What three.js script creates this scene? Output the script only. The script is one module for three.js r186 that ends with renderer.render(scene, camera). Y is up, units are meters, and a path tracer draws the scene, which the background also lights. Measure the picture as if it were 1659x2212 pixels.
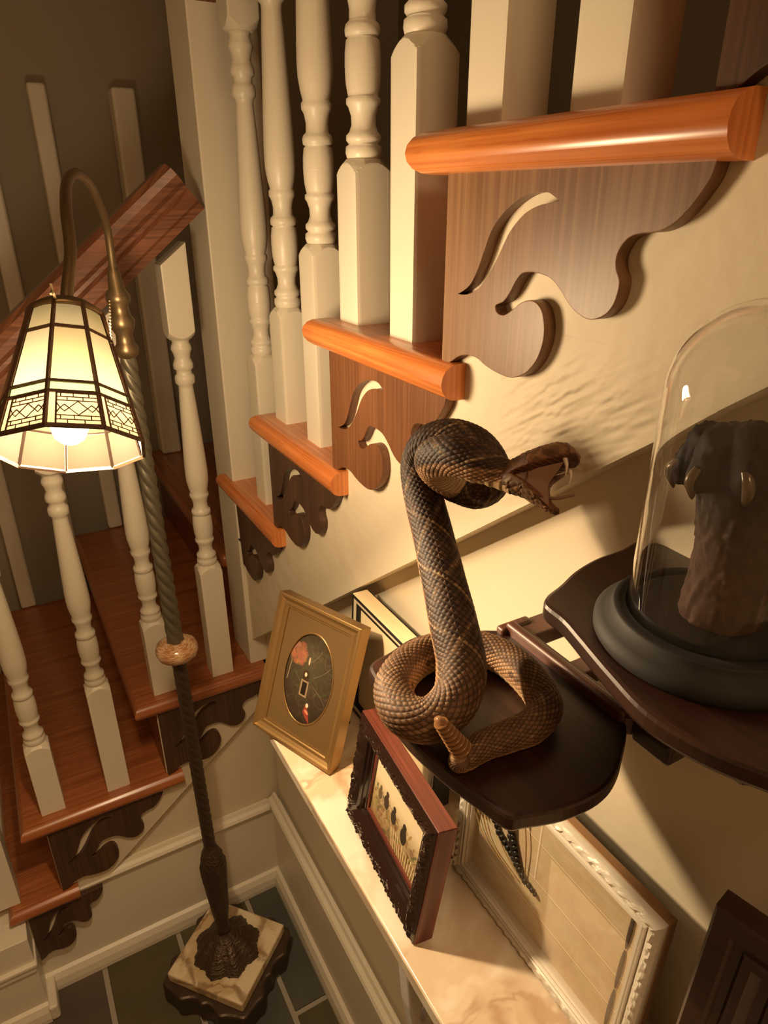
import * as THREE from 'three';
import { RoundedBoxGeometry } from 'three/addons/geometries/RoundedBoxGeometry.js';
import { MarchingCubes } from 'three/addons/objects/MarchingCubes.js';
import { RectAreaLightUniformsLib } from 'three/addons/lights/RectAreaLightUniformsLib.js';
import { mergeGeometries, mergeVertices, toCreasedNormals } from 'three/addons/utils/BufferGeometryUtils.js';

// ------------------------------------------------------------------ camera, light, exposure
const scene = new THREE.Scene();
scene.background = new THREE.Color(0x000000);
const camera = new THREE.PerspectiveCamera(73.55, 1659 / 2212, 0.02, 30);
camera.rotation.order = 'YXZ';
camera.position.set(1.2586, 1.6902, 0.3861);
camera.rotation.set(-0.4306, 1.0539, 0);
const renderer = new THREE.WebGLRenderer({ antialias: true });
renderer.toneMapping = THREE.LinearToneMapping;
renderer.toneMappingExposure = 1.4;
renderer.shadowMap.enabled = true;
const LAMP_COLOR = new THREE.Color().setRGB(1.0, 0.73, 0.43);
const LAMP_INTENSITY = 1.0;             // the bulb, through the open mouth of the shade
const SHADE_RADIANCE = 58;              // the lit panes of the shade
const BULB_GLOW = 6;
const FILL_COLOR = new THREE.Color().setRGB(1.0, 0.62, 0.34);
const FILL_RADIANCE = 16;               // added fill light out of view, lifts the lamp's shadows
RectAreaLightUniformsLib.init();

// ------------------------------------------------------------------ helpers
let seed = 12345;
const rnd = () => { seed = (seed + 0x6D2B79F5) | 0; let t = Math.imul(seed ^ (seed >>> 15), 1 | seed); t = (t + Math.imul(t ^ (t >>> 7), 61 | t)) ^ t; return ((t ^ (t >>> 14)) >>> 0) / 4294967296; };
const lerp = (a, b, t) => a + (b - a) * t, clamp = (x, a = 0, b = 1) => Math.min(b, Math.max(a, x));
const sstep = (a, b, x) => { const t = clamp((x - a) / (b - a)); return t * t * (3 - 2 * t); };
const fract = (x) => x - Math.floor(x), TAU = Math.PI * 2;
const hash = (x, y, z = 0) => { let h = Math.imul(x | 0, 374761393) + Math.imul(y | 0, 668265263) + Math.imul(z | 0, 2147483647 ^ 91234567); h = Math.imul(h ^ (h >>> 13), 1274126177); return ((h ^ (h >>> 16)) >>> 0) / 4294967296; };
function noise2(x, y, px = 1e6, py = 1e6, s = 0) {            // tileable value noise
  const xi = Math.floor(x), yi = Math.floor(y), fx = x - xi, fy = y - yi, u = fx * fx * (3 - 2 * fx), v = fy * fy * (3 - 2 * fy);
  const m = (a, n) => ((a % n) + n) % n, h = (a, b) => hash(m(a, px), m(b, py), s);
  return lerp(lerp(h(xi, yi), h(xi + 1, yi), u), lerp(h(xi, yi + 1), h(xi + 1, yi + 1), u), v);
}
function noise3(x, y, z) {
  const zi = Math.floor(z), f = z - zi, w = f * f * (3 - 2 * f);
  return lerp(noise2(x, y, 1e6, 1e6, zi * 7 + 3), noise2(x, y, 1e6, 1e6, zi * 7 + 10), w);
}
const fbm = (x, y, px, py, s, o = 4) => { let a = 0, w = 0.5, t = 0; for (let i = 0; i < o; i++) { a += w * noise2(x, y, px, py, s + i); t += w; x *= 2; y *= 2; px *= 2; py *= 2; w *= 0.5; } return a / t; };
function tex(w, h, fn, srgb = true) {
  const d = new Uint8Array(w * h * 4);
  for (let j = 0; j < h; j++) for (let i = 0; i < w; i++) {
    const c = fn(i / w, j / h), k = (j * w + i) * 4;
    if (c.length) { d[k] = c[0]; d[k + 1] = c[1]; d[k + 2] = c[2]; } else { d[k] = d[k + 1] = d[k + 2] = clamp(c) * 255; }
    d[k + 3] = 255;
  }
  const t = new THREE.DataTexture(d, w, h);
  t.wrapS = t.wrapT = THREE.RepeatWrapping; t.magFilter = THREE.LinearFilter; t.minFilter = THREE.LinearMipmapLinearFilter; t.generateMipmaps = true;
  if (srgb) t.colorSpace = THREE.SRGBColorSpace;
  t.needsUpdate = true; return t;
}
const mix3 = (a, b, t) => [lerp(a[0], b[0], t), lerp(a[1], b[1], t), lerp(a[2], b[2], t)];
const rep = (t, x, y) => { t.repeat.set(x, y); return t; };
const std = (o) => new THREE.MeshStandardMaterial({ side: THREE.DoubleSide, ...o });
const phys = (o) => new THREE.MeshPhysicalMaterial({ side: THREE.DoubleSide, ...o });
function woodTex(a, b, s, streak = 60, dark = 0.5) {           // grain along u
  return tex(512, 256, (u, v) => {
    const g = fbm(u * 3, v * streak, 3, streak, s, 3), w = fbm(u * 4, v * 6, 4, 6, s + 9, 3), p = noise2(u * 20, v * streak * 3, 20, streak * 3, s + 20);
    const t = clamp(0.15 + 0.9 * (g - 0.5) * 1.5 + 0.7 * w - (p > 0.8 ? dark * (p - 0.8) * 3 : 0));
    return mix3(a, b, t);
  });
}
// uv in metres by the dominant normal, grain (u) along the given axis
function metric(g, grain = 'x', scale = 1) {
  const p = g.attributes.position, n = g.attributes.normal, uv = new Float32Array(p.count * 2);
  for (let i = 0; i < p.count; i++) {
    const P = { x: p.getX(i), y: p.getY(i), z: p.getZ(i) }, N = { x: Math.abs(n.getX(i)), y: Math.abs(n.getY(i)), z: Math.abs(n.getZ(i)) };
    let dom = N.x > N.y && N.x > N.z ? 'x' : N.y > N.z ? 'y' : 'z', ax = ['x', 'y', 'z'].filter((k) => k !== dom), u, v;
    if (ax.includes(grain)) { u = P[grain]; v = P[ax.find((k) => k !== grain)]; } else { u = P[ax[0]] * 0.2; v = P[ax[1]]; }
    uv[2 * i] = u * scale; uv[2 * i + 1] = (v + P[dom] * 0.37) * scale;
  }
  g.setAttribute('uv', new THREE.BufferAttribute(uv, 2)); return g;
}
const clean = (g) => { g = g.index ? g.toNonIndexed() : g; for (const k of Object.keys(g.attributes)) if (!['position', 'normal', 'uv'].includes(k)) g.deleteAttribute(k); if (!g.attributes.normal) g.computeVertexNormals(); if (!g.attributes.uv) metric(g); return g; };
const merge = (list) => mergeGeometries(list.map(clean));
const bx = (x0, x1, y0, y1, z0, z1, r = 0) => { const w = x1 - x0, h = y1 - y0, d = z1 - z0; const g = r ? new RoundedBoxGeometry(w, h, d, 2, Math.min(r, w / 2.01, h / 2.01, d / 2.01)) : new THREE.BoxGeometry(w, h, d); g.translate((x0 + x1) / 2, (y0 + y1) / 2, (z0 + z1) / 2); return g; };
const lathe = (pts, seg = 32) => new THREE.LatheGeometry(pts.map((p) => new THREE.Vector2(p[0], p[1])), seg);
const V = (x, y, z) => new THREE.Vector3(x, y, z);
const curve = (pts, closed = false, t = 0.5) => new THREE.CatmullRomCurve3(pts.map((p) => V(...p)), closed, 'catmullrom', t);
const tube = (pts, r, n = 64, m = 10) => new THREE.TubeGeometry(curve(pts), n, r, m, false);
const shape = (pts, smooth = false) => { const s = new THREE.Shape(); if (!smooth) { s.setFromPoints(pts.map((p) => new THREE.Vector2(p[0], p[1]))); return s; } const c = new THREE.CatmullRomCurve3(pts.map((p) => V(p[0], p[1], 0)), true, 'centripetal').getPoints(pts.length * 5); s.setFromPoints(c.slice(0, -1).map((p) => new THREE.Vector2(p.x, p.y))); return s; };
const extrude = (s, depth, bevel = 0, seg = 12) => new THREE.ExtrudeGeometry(s, { depth, bevelEnabled: bevel > 0, bevelSize: bevel, bevelThickness: bevel, bevelSegments: 2, bevelOffset: -bevel, curveSegments: seg, steps: 1 });
// a round body along a path; R(t) the radius, twist ribs optional
function sweep(pts, R, n, m, disp) {
  const c = curve(pts), fr = c.computeFrenetFrames(n), pos = [], idx = [];
  for (let i = 0; i <= n; i++) { const t = i / n, p = c.getPointAt(t); for (let j = 0; j <= m; j++) { const a = j / m * TAU, r = R(t) + (disp ? disp(t, a) : 0); pos.push(p.x + r * (Math.cos(a) * fr.normals[i].x + Math.sin(a) * fr.binormals[i].x), p.y + r * (Math.cos(a) * fr.normals[i].y + Math.sin(a) * fr.binormals[i].y), p.z + r * (Math.cos(a) * fr.normals[i].z + Math.sin(a) * fr.binormals[i].z)); } }
  for (let i = 0; i < n; i++) for (let j = 0; j < m; j++) { const a = i * (m + 1) + j, b = a + m + 1; idx.push(a, b, a + 1, b, b + 1, a + 1); }
  const g = new THREE.BufferGeometry(); g.setAttribute('position', new THREE.Float32BufferAttribute(pos, 3)); g.setIndex(idx); g.computeVertexNormals(); return g;
}
function raw(tris, crease = 0.7) { const g = new THREE.BufferGeometry(); g.setAttribute('position', new THREE.Float32BufferAttribute(tris.flat(), 3)); return toCreasedNormals(g, crease); }
const used = {};
function numbered(n) { const k = used[n] = (used[n] ?? -1) + 1; return k ? `${n}_${String(k).padStart(3, '0')}` : n; }
function mesh(name, g, m, parent) { const o = new THREE.Mesh(Array.isArray(g) ? merge(g) : g, m); o.name = name; o.castShadow = o.receiveShadow = true; parent.add(o); return o; }
function tag(o, label, category, group) { o.userData.label = label; o.userData.category = category; if (group) o.userData.group = group; return o; }
function thing(name, label, category, p = [0, 0, 0], group) { const o = new THREE.Group(); o.name = numbered(name); o.position.set(...p); scene.add(o); return tag(o, label, category, group); }
function struct(name, g, m) { const o = g ? mesh(name, g, m, scene) : new THREE.Group(); o.name = name; if (!g) scene.add(o); o.userData.kind = 'structure'; return o; }

// ------------------------------------------------------------------ materials
const plasterBump = tex(512, 512, (u, v) => fbm(u * 10, v * 10, 10, 10, 3, 5), false);
// trowel marks left in one patch of the stair wall (texture spans 0.8 m)
const trowelBump = tex(1024, 1024, (u, v) => { const m = Math.exp(-(((u - 0.10) / 0.13) ** 2) - (((v - 0.90) / 0.09) ** 2)), q = u * 0.85 + v * 0.53, w = v * 0.85 - u * 0.53; return 0.35 * fbm(u * 20, v * 20, 20, 20, 3, 5) + m * (0.45 * noise2(q * 30, w * 190, 1e6, 1e6, 5) + 0.2 * noise2(q * 90, w * 260, 1e6, 1e6, 6)) * (0.35 + 0.65 * noise2(u * 24, v * 24, 24, 24, 9)); }, false);
const M = {};
M.plaster = std({ color: new THREE.Color().setRGB(0.74, 0.64, 0.47), roughness: 0.62, bumpMap: rep(plasterBump, 2.4, 2.4), bumpScale: 0.0012 });
M.stairPlaster = M.plaster.clone(); M.stairPlaster.bumpMap = rep(trowelBump, 1.25, 1.25); M.stairPlaster.bumpScale = 0.0065;
M.paint = std({ color: new THREE.Color().setRGB(0.76, 0.69, 0.55), roughness: 0.38, bumpMap: tex(256, 256, (u, v) => fbm(u * 6, v * 40, 6, 40, 31, 3), false), bumpScale: 0.0002 });
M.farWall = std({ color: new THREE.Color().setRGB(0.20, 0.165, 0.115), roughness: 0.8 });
M.stairWall = std({ color: new THREE.Color().setRGB(0.38, 0.33, 0.25), roughness: 0.8 });  // wall colour lightened to paint in the haze around the lamp
M.ceiling = std({ color: new THREE.Color().setRGB(0.5, 0.43, 0.32), roughness: 0.9 });
const oakMap = woodTex([176, 92, 40], [222, 140, 74], 40, 50, 0.5);
M.tread = phys({ map: rep(oakMap, 2, 6), roughness: 0.36, clearcoat: 0.5, clearcoatRoughness: 0.22 });
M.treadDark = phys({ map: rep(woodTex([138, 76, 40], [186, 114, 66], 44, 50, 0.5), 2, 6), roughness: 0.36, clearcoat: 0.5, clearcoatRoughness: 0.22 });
M.riser = phys({ map: rep(woodTex([92, 42, 24], [140, 72, 40], 60, 50), 2, 6), roughness: 0.4, clearcoat: 0.3, clearcoatRoughness: 0.3 });
const ply = (a, b, s) => std({ map: rep(woodTex(a, b, s, 90, 0.4), 2, 5), roughness: 0.42 });
M.bracket = ply([112, 78, 52], [142, 106, 74], 80); M.bracketRed = ply([98, 60, 36], [126, 82, 52], 82);
M.bracketDark = ply([66, 46, 34], [92, 64, 46], 85);
M.rail = phys({ map: rep(woodTex([104, 64, 44], [150, 98, 68], 90, 50), 2, 6), roughness: 0.35, clearcoat: 0.4, clearcoatRoughness: 0.25 });
M.walnut = phys({ map: rep(woodTex([36, 19, 13], [60, 32, 21], 95, 60), 3, 8), roughness: 0.38, clearcoat: 0.35, clearcoatRoughness: 0.3 });
M.walnutLight = phys({ map: rep(woodTex([66, 36, 25], [98, 56, 40], 96, 60), 3, 8), roughness: 0.45, clearcoat: 0.2, clearcoatRoughness: 0.4 });
M.mahogany = phys({ map: rep(woodTex([84, 36, 26], [128, 62, 46], 97, 60), 3, 8), roughness: 0.42, clearcoat: 0.2 });
M.carved = phys({ color: new THREE.Color().setRGB(0.020, 0.008, 0.006), roughness: 0.16, clearcoat: 1, clearcoatRoughness: 0.08 });
M.gold = std({ color: new THREE.Color().setRGB(0.36, 0.22, 0.085), metalness: 0.75, roughness: 0.36, bumpMap: tex(128, 128, (u, v) => fbm(u * 8, v * 8, 8, 8, 15, 3), false), bumpScale: 0.0003 });
M.goldMat = std({ color: new THREE.Color().setRGB(0.155, 0.092, 0.036), metalness: 0.3, roughness: 0.5 });
M.brass = std({ color: new THREE.Color().setRGB(0.24, 0.17, 0.09), metalness: 0.8, roughness: 0.38 });
M.bronze = std({ color: new THREE.Color().setRGB(0.085, 0.055, 0.035), metalness: 0.6, roughness: 0.45, bumpMap: rep(tex(256, 256, (u, v) => fbm(u * 16, v * 16, 16, 16, 51, 3), false), 2, 2), bumpScale: 0.003 });
M.pole = std({ color: new THREE.Color().setRGB(0.16, 0.14, 0.095), metalness: 0.5, roughness: 0.42 });
M.black = std({ color: new THREE.Color().setRGB(0.012, 0.01, 0.009), roughness: 0.4 });
M.rubber = std({ color: new THREE.Color().setRGB(0.02, 0.017, 0.014), roughness: 0.6 });
const marbleTex = (a, b, c, s) => tex(512, 512, (u, v) => { const w = fbm(u * 4, v * 4, 4, 4, s, 5), q = fbm(u * 6 + w * 2, v * 6 + w * 2, 6, 6, s + 7, 4), ve = 1 - Math.abs(2 * fbm(u * 3 + q, v * 3, 3, 3, s + 20, 4) - 1); let col = mix3(a, b, sstep(0.35, 0.65, q)); return mix3(col, c, 0.55 * sstep(0.86, 0.99, ve)); });
M.marbleShelf = phys({ map: rep(marbleTex([236, 224, 204], [216, 194, 164], [172, 136, 100], 200), 3, 3), roughness: 0.22, clearcoat: 0.3, clearcoatRoughness: 0.15 });
M.marbleBase = std({ map: rep(marbleTex([226, 208, 176], [196, 170, 130], [120, 86, 56], 230), 4, 4), roughness: 0.35 });
M.onyx = phys({ map: rep(marbleTex([222, 190, 150], [190, 140, 96], [150, 96, 60], 250), 6, 6), roughness: 0.15, clearcoat: 0.6 });
M.whiteIron = std({ color: new THREE.Color().setRGB(0.8, 0.77, 0.74), roughness: 0.4 });
M.creamMat = std({ map: tex(256, 256, (u, v) => mix3([236, 216, 178], [222, 198, 156], fbm(u * 5, v * 5, 5, 5, 300, 4))), roughness: 0.85 });
M.silver = std({ color: new THREE.Color().setRGB(0.72, 0.66, 0.56), metalness: 0.1, roughness: 0.4 });
M.lead = phys({ color: new THREE.Color().setRGB(0.10, 0.05, 0.025), metalness: 0.2, roughness: 0.6 });
M.patina = phys({ color: new THREE.Color().setRGB(0.004, 0.0022, 0.0014), roughness: 0.9, specularIntensity: 0.05 });
M.lining = std({ color: new THREE.Color().setRGB(0.24, 0.13, 0.075), roughness: 0.6 });
M.ivory = std({ color: new THREE.Color().setRGB(0.62, 0.5, 0.36), roughness: 0.3 });
M.pane = phys({ color: 0xffffff, transmission: 1, thickness: 0, roughness: 0.0, ior: 1.5 });
const glassPane = (r, g, b) => phys({ color: new THREE.Color().setRGB(r * 0.035, g * 0.035, b * 0.035), transmission: 0.75, roughness: 0.95, thickness: 0, specularIntensity: 0.1 });
M.glassCream = [glassPane(0.93, 0.82, 0.52), glassPane(0.95, 0.86, 0.60), glassPane(0.92, 0.78, 0.46)];
M.glassGreen = [glassPane(0.62, 0.86, 0.42), glassPane(0.72, 0.88, 0.52)];
M.glassAmber = [glassPane(0.92, 0.66, 0.36), glassPane(0.94, 0.72, 0.44)];

// ------------------------------------------------------------------ stair numbers
const G = 0.2484, X = (k) => -0.019 + G * k, RISE = 0.19, Y = (k) => 1.172 + RISE * k, T = 0.034;      // right flight: treads k = 0..7
const BZ = [0.575, 0.497, 0.240, -0.010], BY = [0.300, 0.512, 0.722, 0.945];                            // left flight: riser depth and tread height
const slopeA = (x) => 1.129 + 0.78 * (x - 0.439), slopeB = (z) => 0.575 - 0.82 * (z - 0.035);

// ------------------------------------------------------------------ the room
{
  // floor: slate tiles in a mortar bed
  const floor = struct('floor');
  mesh('mortar_bed', metric(bx(-1.2, 3.2, -0.12, -0.004, -0.2, 3.2)), std({ color: new THREE.Color().setRGB(0.36, 0.31, 0.24), roughness: 0.9 }), floor);
  const slateBump = tex(256, 256, (u, v) => fbm(u * 5, v * 5, 5, 5, 400, 5), false);
  const slates = [[74, 62, 54], [70, 64, 42], [64, 63, 56], [80, 64, 54], [60, 55, 44]].map((c, i) => std({ map: tex(128, 128, (u, v) => mix3(c, c.map((q) => q * 1.35), fbm(u * 4, v * 4, 4, 4, 410 + i, 4))), roughness: 0.55, bumpMap: slateBump, bumpScale: 0.002 }));
  const zs = [-0.078, 0.1, 0.281, 0.457, 0.634, 0.811, 0.988, 1.165], gap = 0.006;
  const order = [[2, 1, 0, 4], [1, 2, 3, 0], [1, 2, 0, 3], [0, 1, 4, 2], [0, 3, 1, 2], [1, 4, 2, 0], [2, 0, 3, 1]];
  for (let r = 0; r < zs.length - 1; r++) { const off = r % 2 ? -0.19 : -0.015; for (let c = 0; c < 4; c++) { const x0 = off + c * 0.356; mesh('tile', metric(bx(x0 + gap, x0 + 0.356 - gap, -0.02, 0.0005 * ((r + c) % 3), zs[r] + gap, zs[r + 1] - gap, 0.002), 'x', 3), slates[order[r][c]], floor); } }
  for (let r = 0; r < 4; r++) for (let c = 0; c < 3; c++) mesh('tile', metric(bx(1.45 + c * 0.58 + gap, 1.45 + c * 0.58 + 0.58 - gap, -0.02, 0.0005, r * 0.5 + gap, r * 0.5 + 0.5 - gap, 0.002), 'x', 2), slates[(r * 2 + c) % 5], floor);

  // right wall: stepped plaster stringer above, slightly recessed panel below
  const up = [[0.0, slopeA(0)]]; up.push([2.26, slopeA(2.26)]);
  for (let k = 8; k >= 0; k--) { up.push([Math.min(X(k + 1), 2.26), Y(k) - T]); up.push([Math.max(X(k), 0), Y(k) - T]); }
  const g1 = extrude(shape(up), 0.11); g1.translate(0, 0, -0.10);
  struct('wall_right', metric(clean(g1), 'x', 1), M.stairPlaster);
  const g2 = extrude(shape([[0, 0], [3.2, 0], [3.2, slopeA(3.2)], [0, slopeA(0)]]), 0.1); g2.translate(0, 0, -0.12);
  struct('wall_right_lower', metric(clean(g2), 'x', 1), M.plaster);
  const g2b = extrude(shape([[2.26, slopeA(2.26)], [3.2, slopeA(3.2)], [3.2, 3.6], [2.26, 3.6]]), 0.11); g2b.translate(0, 0, -0.10);
  struct('wall_right_upper', metric(clean(g2b)), M.plaster);
  // left wall, the same the other way round (profile drawn in z, y)
  const lb = [[0.015, slopeB(0.0)], [0.62, slopeB(0.62)], [0.62, BY[0] - T], [BZ[1], BY[0] - T], [BZ[1], BY[1] - T], [BZ[2], BY[1] - T], [BZ[2], BY[2] - T], [0.015, BY[2] - T]];
  const toZY = (g) => { g.rotateY(-Math.PI / 2); return g; };          // (x,y) -> (z,y), depth to -x
  const g3 = toZY(extrude(shape(lb), 0.11)); g3.translate(0.01, 0, 0);
  struct('wall_left', metric(clean(g3), 'z'), M.plaster);
  const g4 = toZY(extrude(shape([[-0.03, 0], [0.7, 0], [0.7, 0.03], [-0.03, slopeB(-0.03)]]), 0.1)); g4.translate(-0.01, 0, 0);
  struct('wall_left_lower', metric(clean(g4), 'z'), M.plaster);
  struct('wall_left_end', [bx(-1.0, 0.067, 0, 0.262, 0.578, 3.2, 0.002), bx(-1.0, 0.073, 0.16, 0.178, 0.578, 3.2, 0.004), bx(-1.0, 0.077, 0.178, 0.19, 0.574, 3.2, 0.004)], M.paint);
  // baseboards
  const capProfile = [[0, 0], [0.013, 0], [0.013, 0.006], [0.02, 0.010], [0.022, 0.016], [0.018, 0.022], [0.010, 0.026], [0.006, 0.034], [0, 0.034]];
  const shoe = [[0, 0], [0.018, 0], [0.018, 0.012], [0.015, 0.03], [0.008, 0.044], [0, 0.048]];
  const runX = (pr, x0, x1, y, z) => { const g = extrude(shape(pr.map((p) => [p[0], p[1]])), x1 - x0); g.rotateY(-Math.PI / 2); g.rotateY(Math.PI); g.rotateY(Math.PI); g.scale(1, 1, 1); return g; };
  const mould = (pr, len) => extrude(shape(pr), len);                    // section in x,y ; length along z
  const b1 = struct('baseboard_right');
  mesh('board', metric(clean(bx(0, 3.2, 0, 0.282, -0.02, 0.001)), 'x'), M.paint, b1);
  { const g = mould(capProfile, 3.2); g.rotateY(-Math.PI / 2); g.scale(-1, 1, 1); g.index ? 0 : 0; const h = flip(g); h.translate(0, 0.279, -0.009); mesh('cap_moulding', h, M.paint, b1); }
  { const g = mould(shoe, 3.2); g.rotateY(-Math.PI / 2); g.scale(-1, 1, 1); const h = flip(g); h.translate(0, 0, 0.001); mesh('shoe_moulding', h, M.paint, b1); }
  const b2 = struct('baseboard_left');
  mesh('board', metric(clean(bx(-0.01, 0.001, 0, 0.262, -0.01, 0.578)), 'z'), M.paint, b2);
  { const g = mould(capProfile, 0.568); g.translate(-0.009, 0.259, 0.01); mesh('cap_moulding', g, M.paint, b2); }
  { const g = mould(shoe, 0.577); g.translate(0.001, 0, 0.001); mesh('shoe_moulding', g, M.paint, b2); }
  { const g = mould(shoe, 1.2); g.translate(0.067, 0, 0.578); const e = bx(0.001, 0.085, 0, 0.044, 0.56, 0.58, 0.006); mesh('shoe_moulding', [g, e], M.paint, b2); }
  // stairwell and the rest of the room
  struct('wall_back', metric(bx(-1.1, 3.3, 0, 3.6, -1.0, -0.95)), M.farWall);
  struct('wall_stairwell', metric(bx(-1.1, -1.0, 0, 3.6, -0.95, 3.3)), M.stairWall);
  struct('wall_front', metric(bx(-1.0, 3.3, 0, 3.6, 2.2, 2.3)), M.plaster);
  struct('wall_side', metric(bx(2.5, 2.6, 0, 3.6, -0.95, 2.2)), M.plaster);
  struct('ceiling', metric(bx(-1.1, 3.3, 3.2, 3.3, -1.0, 3.3)), M.ceiling);
}
function flip(g) { g = g.index ? g.toNonIndexed() : g; for (const k of Object.keys(g.attributes)) { const a = g.attributes[k], n = a.itemSize; for (let i = 0; i < a.count; i += 3) for (let c = 0; c < n; c++) { const t = a.array[(i + 1) * n + c]; a.array[(i + 1) * n + c] = a.array[(i + 2) * n + c]; a.array[(i + 2) * n + c] = t; } } g.deleteAttribute('normal'); g.computeVertexNormals(); return g; }

// ------------------------------------------------------------------ stairs
// a tread with a half-round nosing in front (-x) and returned along the open side (+z): local front x = 0, side z = 0, top y = 0
function treadGeo(run, width, front, side, back) {
  const R = T / 2, n = 8, tri = [], x1 = run + back, xr = run, zi = -0.037;
  const ring = (i) => { const f = -Math.PI / 2 + Math.PI * i / n, d = R * (1 - Math.cos(f)), y = -R + R * Math.sin(f); return [[-front + d, y, -width], [-front + d, y, side - d], [x1, y, side - d]]; };
  for (let i = 0; i < n; i++) { const a = ring(i), b = ring(i + 1); for (let s = 0; s < 2; s++) tri.push(a[s], a[s + 1], b[s + 1], a[s], b[s + 1], b[s]); }
  for (const [i, up] of [[n, 1], [0, 0]]) { const p = ring(i), y = p[0][1], q = [[xr, y, -0.002], [xr, y, -width]], e = [x1, y, -0.002]; const poly = [[p[0], p[1], [xr, y, side - R]], [p[0], [xr, y, side - R], q[1]], [[xr, y, side - R], p[2], e], [[xr, y, side - R], e, q[0]]]; for (const t of poly) tri.push(...(up ? t : [t[0], t[2], t[1]])); }
  const c = [x1, -R, -0.002]; for (let i = 0; i < n; i++) tri.push(c, ring(i)[2], ring(i + 1)[2]);
  tri.push([x1, -T, -0.002], ring(0)[2], c, c, ring(n)[2], [x1, 0, -0.002]);
  tri.push([xr, -T, -0.002], [x1, -T, -0.002], [x1, 0, -0.002], [xr, -T, -0.002], [x1, 0, -0.002], [xr, 0, -0.002]);
  tri.push([xr, 0, -width], [xr, -T, -width], [xr, -T, -0.002], [xr, 0, -width], [xr, -T, -0.002], [xr, 0, -0.002]);
  return raw(tri.map((p) => [p[0], p[1], p[2]]), 0.6);
}
// scroll bracket outline in millimetres: right of the riser, below the tread
const bo = [[0, 1], [258, 1], [256, -8], [251, -16], [245, -24], [236, -32], [226, -36.5], [214, -38], [205, -40.5], [199, -46], [196, -53], [197, -60], [201, -67], [201, -75], [198, -84], [191, -91], [179, -95], [166, -92], [156, -86], [148, -79], [137, -72], [126, -69.5], [114, -69], [104, -71], [97, -78], [91, -87], [84, -94], [75, -98], [77, -103], [86, -104], [97, -98], [104, -93], [114, -89.5], [123, -90], [130, -95], [134, -104], [135, -115], [132, -127], [126, -137], [116, -146], [101, -152], [84, -152], [67, -149], [54, -145], [41, -144.5], [27, -148], [13, -156], [0, -160]];
const slot = [[18, -95], [26, -92], [38, -85], [47, -73], [55, -57], [62, -43], [72, -32], [85, -23], [100, -16.5], [114, -14], [125, -14], [132, -16.5], [138, -20], [130, -21.8], [118, -23.5], [106, -27.5], [97, -33], [87, -42], [80, -52], [73, -63], [63, -76], [53, -86], [42, -92], [30, -95]];
function bracketGeo(scale, drop, x0 = 0) {
  const sx = scale / 1000, pts = bo.map((p) => [p[0] * sx, p[1] / 1000 * drop]).filter((p) => p[0] >= x0);
  const s = new THREE.Shape();
  const all = []; for (let i = 0; i < pts.length; i++) all.push(new THREE.Vector2(...pts[i]));
  const sm = new THREE.SplineCurve(all.slice(1)).getPoints(220);
  s.setFromPoints([all[0].x <= x0 + 0.001 || x0 === 0 ? all[0] : new THREE.Vector2(x0, 0.001), ...sm]);
  const h = new THREE.Path(new THREE.SplineCurve([...slot, slot[0]].map((p) => new THREE.Vector2(p[0] * sx, p[1] / 1000 * drop))).getPoints(90)); s.holes.push(h);
  return extrude(s, 0.0105, 0.0006);
}
// turned baluster: square foot, turned shaft, square head cut to the rail slope
const turned = [[0.0150, -0.004], [0.0190, 0.001], [0.0205, 0.006], [0.0200, 0.012], [0.0165, 0.0145], [0.0195, 0.018], [0.0195, 0.023], [0.0160, 0.0265], [0.0135, 0.033], [0.0138, 0.042], [0.0165, 0.050], [0.0188, 0.053], [0.0188, 0.058], [0.0165, 0.0595], [0.0172, 0.063], [0.0188, 0.072], [0.0195, 0.084], [0.0193, 0.0845], [0.0193, 0.0862], [0.0196, 0.087], [0.0192, 0.100], [0.0178, 0.111], [0.0155, 0.113], [0.0185, 0.115], [0.0190, 0.120], [0.0180, 0.1245], [0.0142, 0.128], [0.0138, 0.138], [0.0158, 0.148], [0.0186, 0.153], [0.0188, 0.159], [0.0165, 0.162], [0.0190, 0.172], [0.0213, 0.186], [0.0218, 0.200], [0.0213, 0.222], [0.0195, 0.262], [0.0170, 0.310], [0.0148, 0.350], [0.0132, 0.372], [0.0138, 0.378], [0.0178, 0.382], [0.0182, 0.390], [0.0172, 0.396], [0.0140, 0.399], [0.0140, 0.406], [0.0178, 0.409], [0.0182, 0.416], [0.0165, 0.421], [0.0138, 0.428], [0.0160, 0.438], [0.0188, 0.444], [0.0175, 0.450], [0.0150, 0.456], [0.0165, 0.463]];
const turnedGeo = lathe(turned, 40);
function footGeo(h) {                                                // square block, its top turned to a round shoulder
  const w = 0.0235, g = new THREE.BoxGeometry(2 * w, h, 2 * w, 12, 1, 12), tri = [];
  const N = 96, lev = [0]; for (let i = 0; i <= 14; i++) lev.push(h - 0.0165 * (1 - i / 14));
  const lim = (y) => y < h - 0.016 ? 1 : lerp(0.0331, 0.0196, Math.pow(clamp((y - (h - 0.0165)) / 0.0165), 1.25));
  const sq = (a) => { const c = Math.cos(a), q = Math.sin(a), m = Math.max(Math.abs(c), Math.abs(q)); return w / m; };
  const P = (a, y) => { const r = Math.min(sq(a), lim(y), 0.0326); return [r * Math.cos(a), y, r * Math.sin(a)]; };
  for (let k = 0; k < lev.length - 1; k++) for (let i = 0; i < N; i++) { const a = i / N * TAU, b = a + TAU / N; const p = P(a, lev[k]), q = P(b, lev[k]), r = P(b, lev[k + 1]), t = P(a, lev[k + 1]); tri.push(p, t, r, p, r, q); }
  for (let i = 0; i < N; i++) { const a = i / N * TAU, b = a + TAU / N; tri.push([0, h, 0], P(b, h), P(a, h), [0, 0, 0], P(a, 0), P(b, 0)); }
  return raw(tri, 0.5);
}
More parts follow.
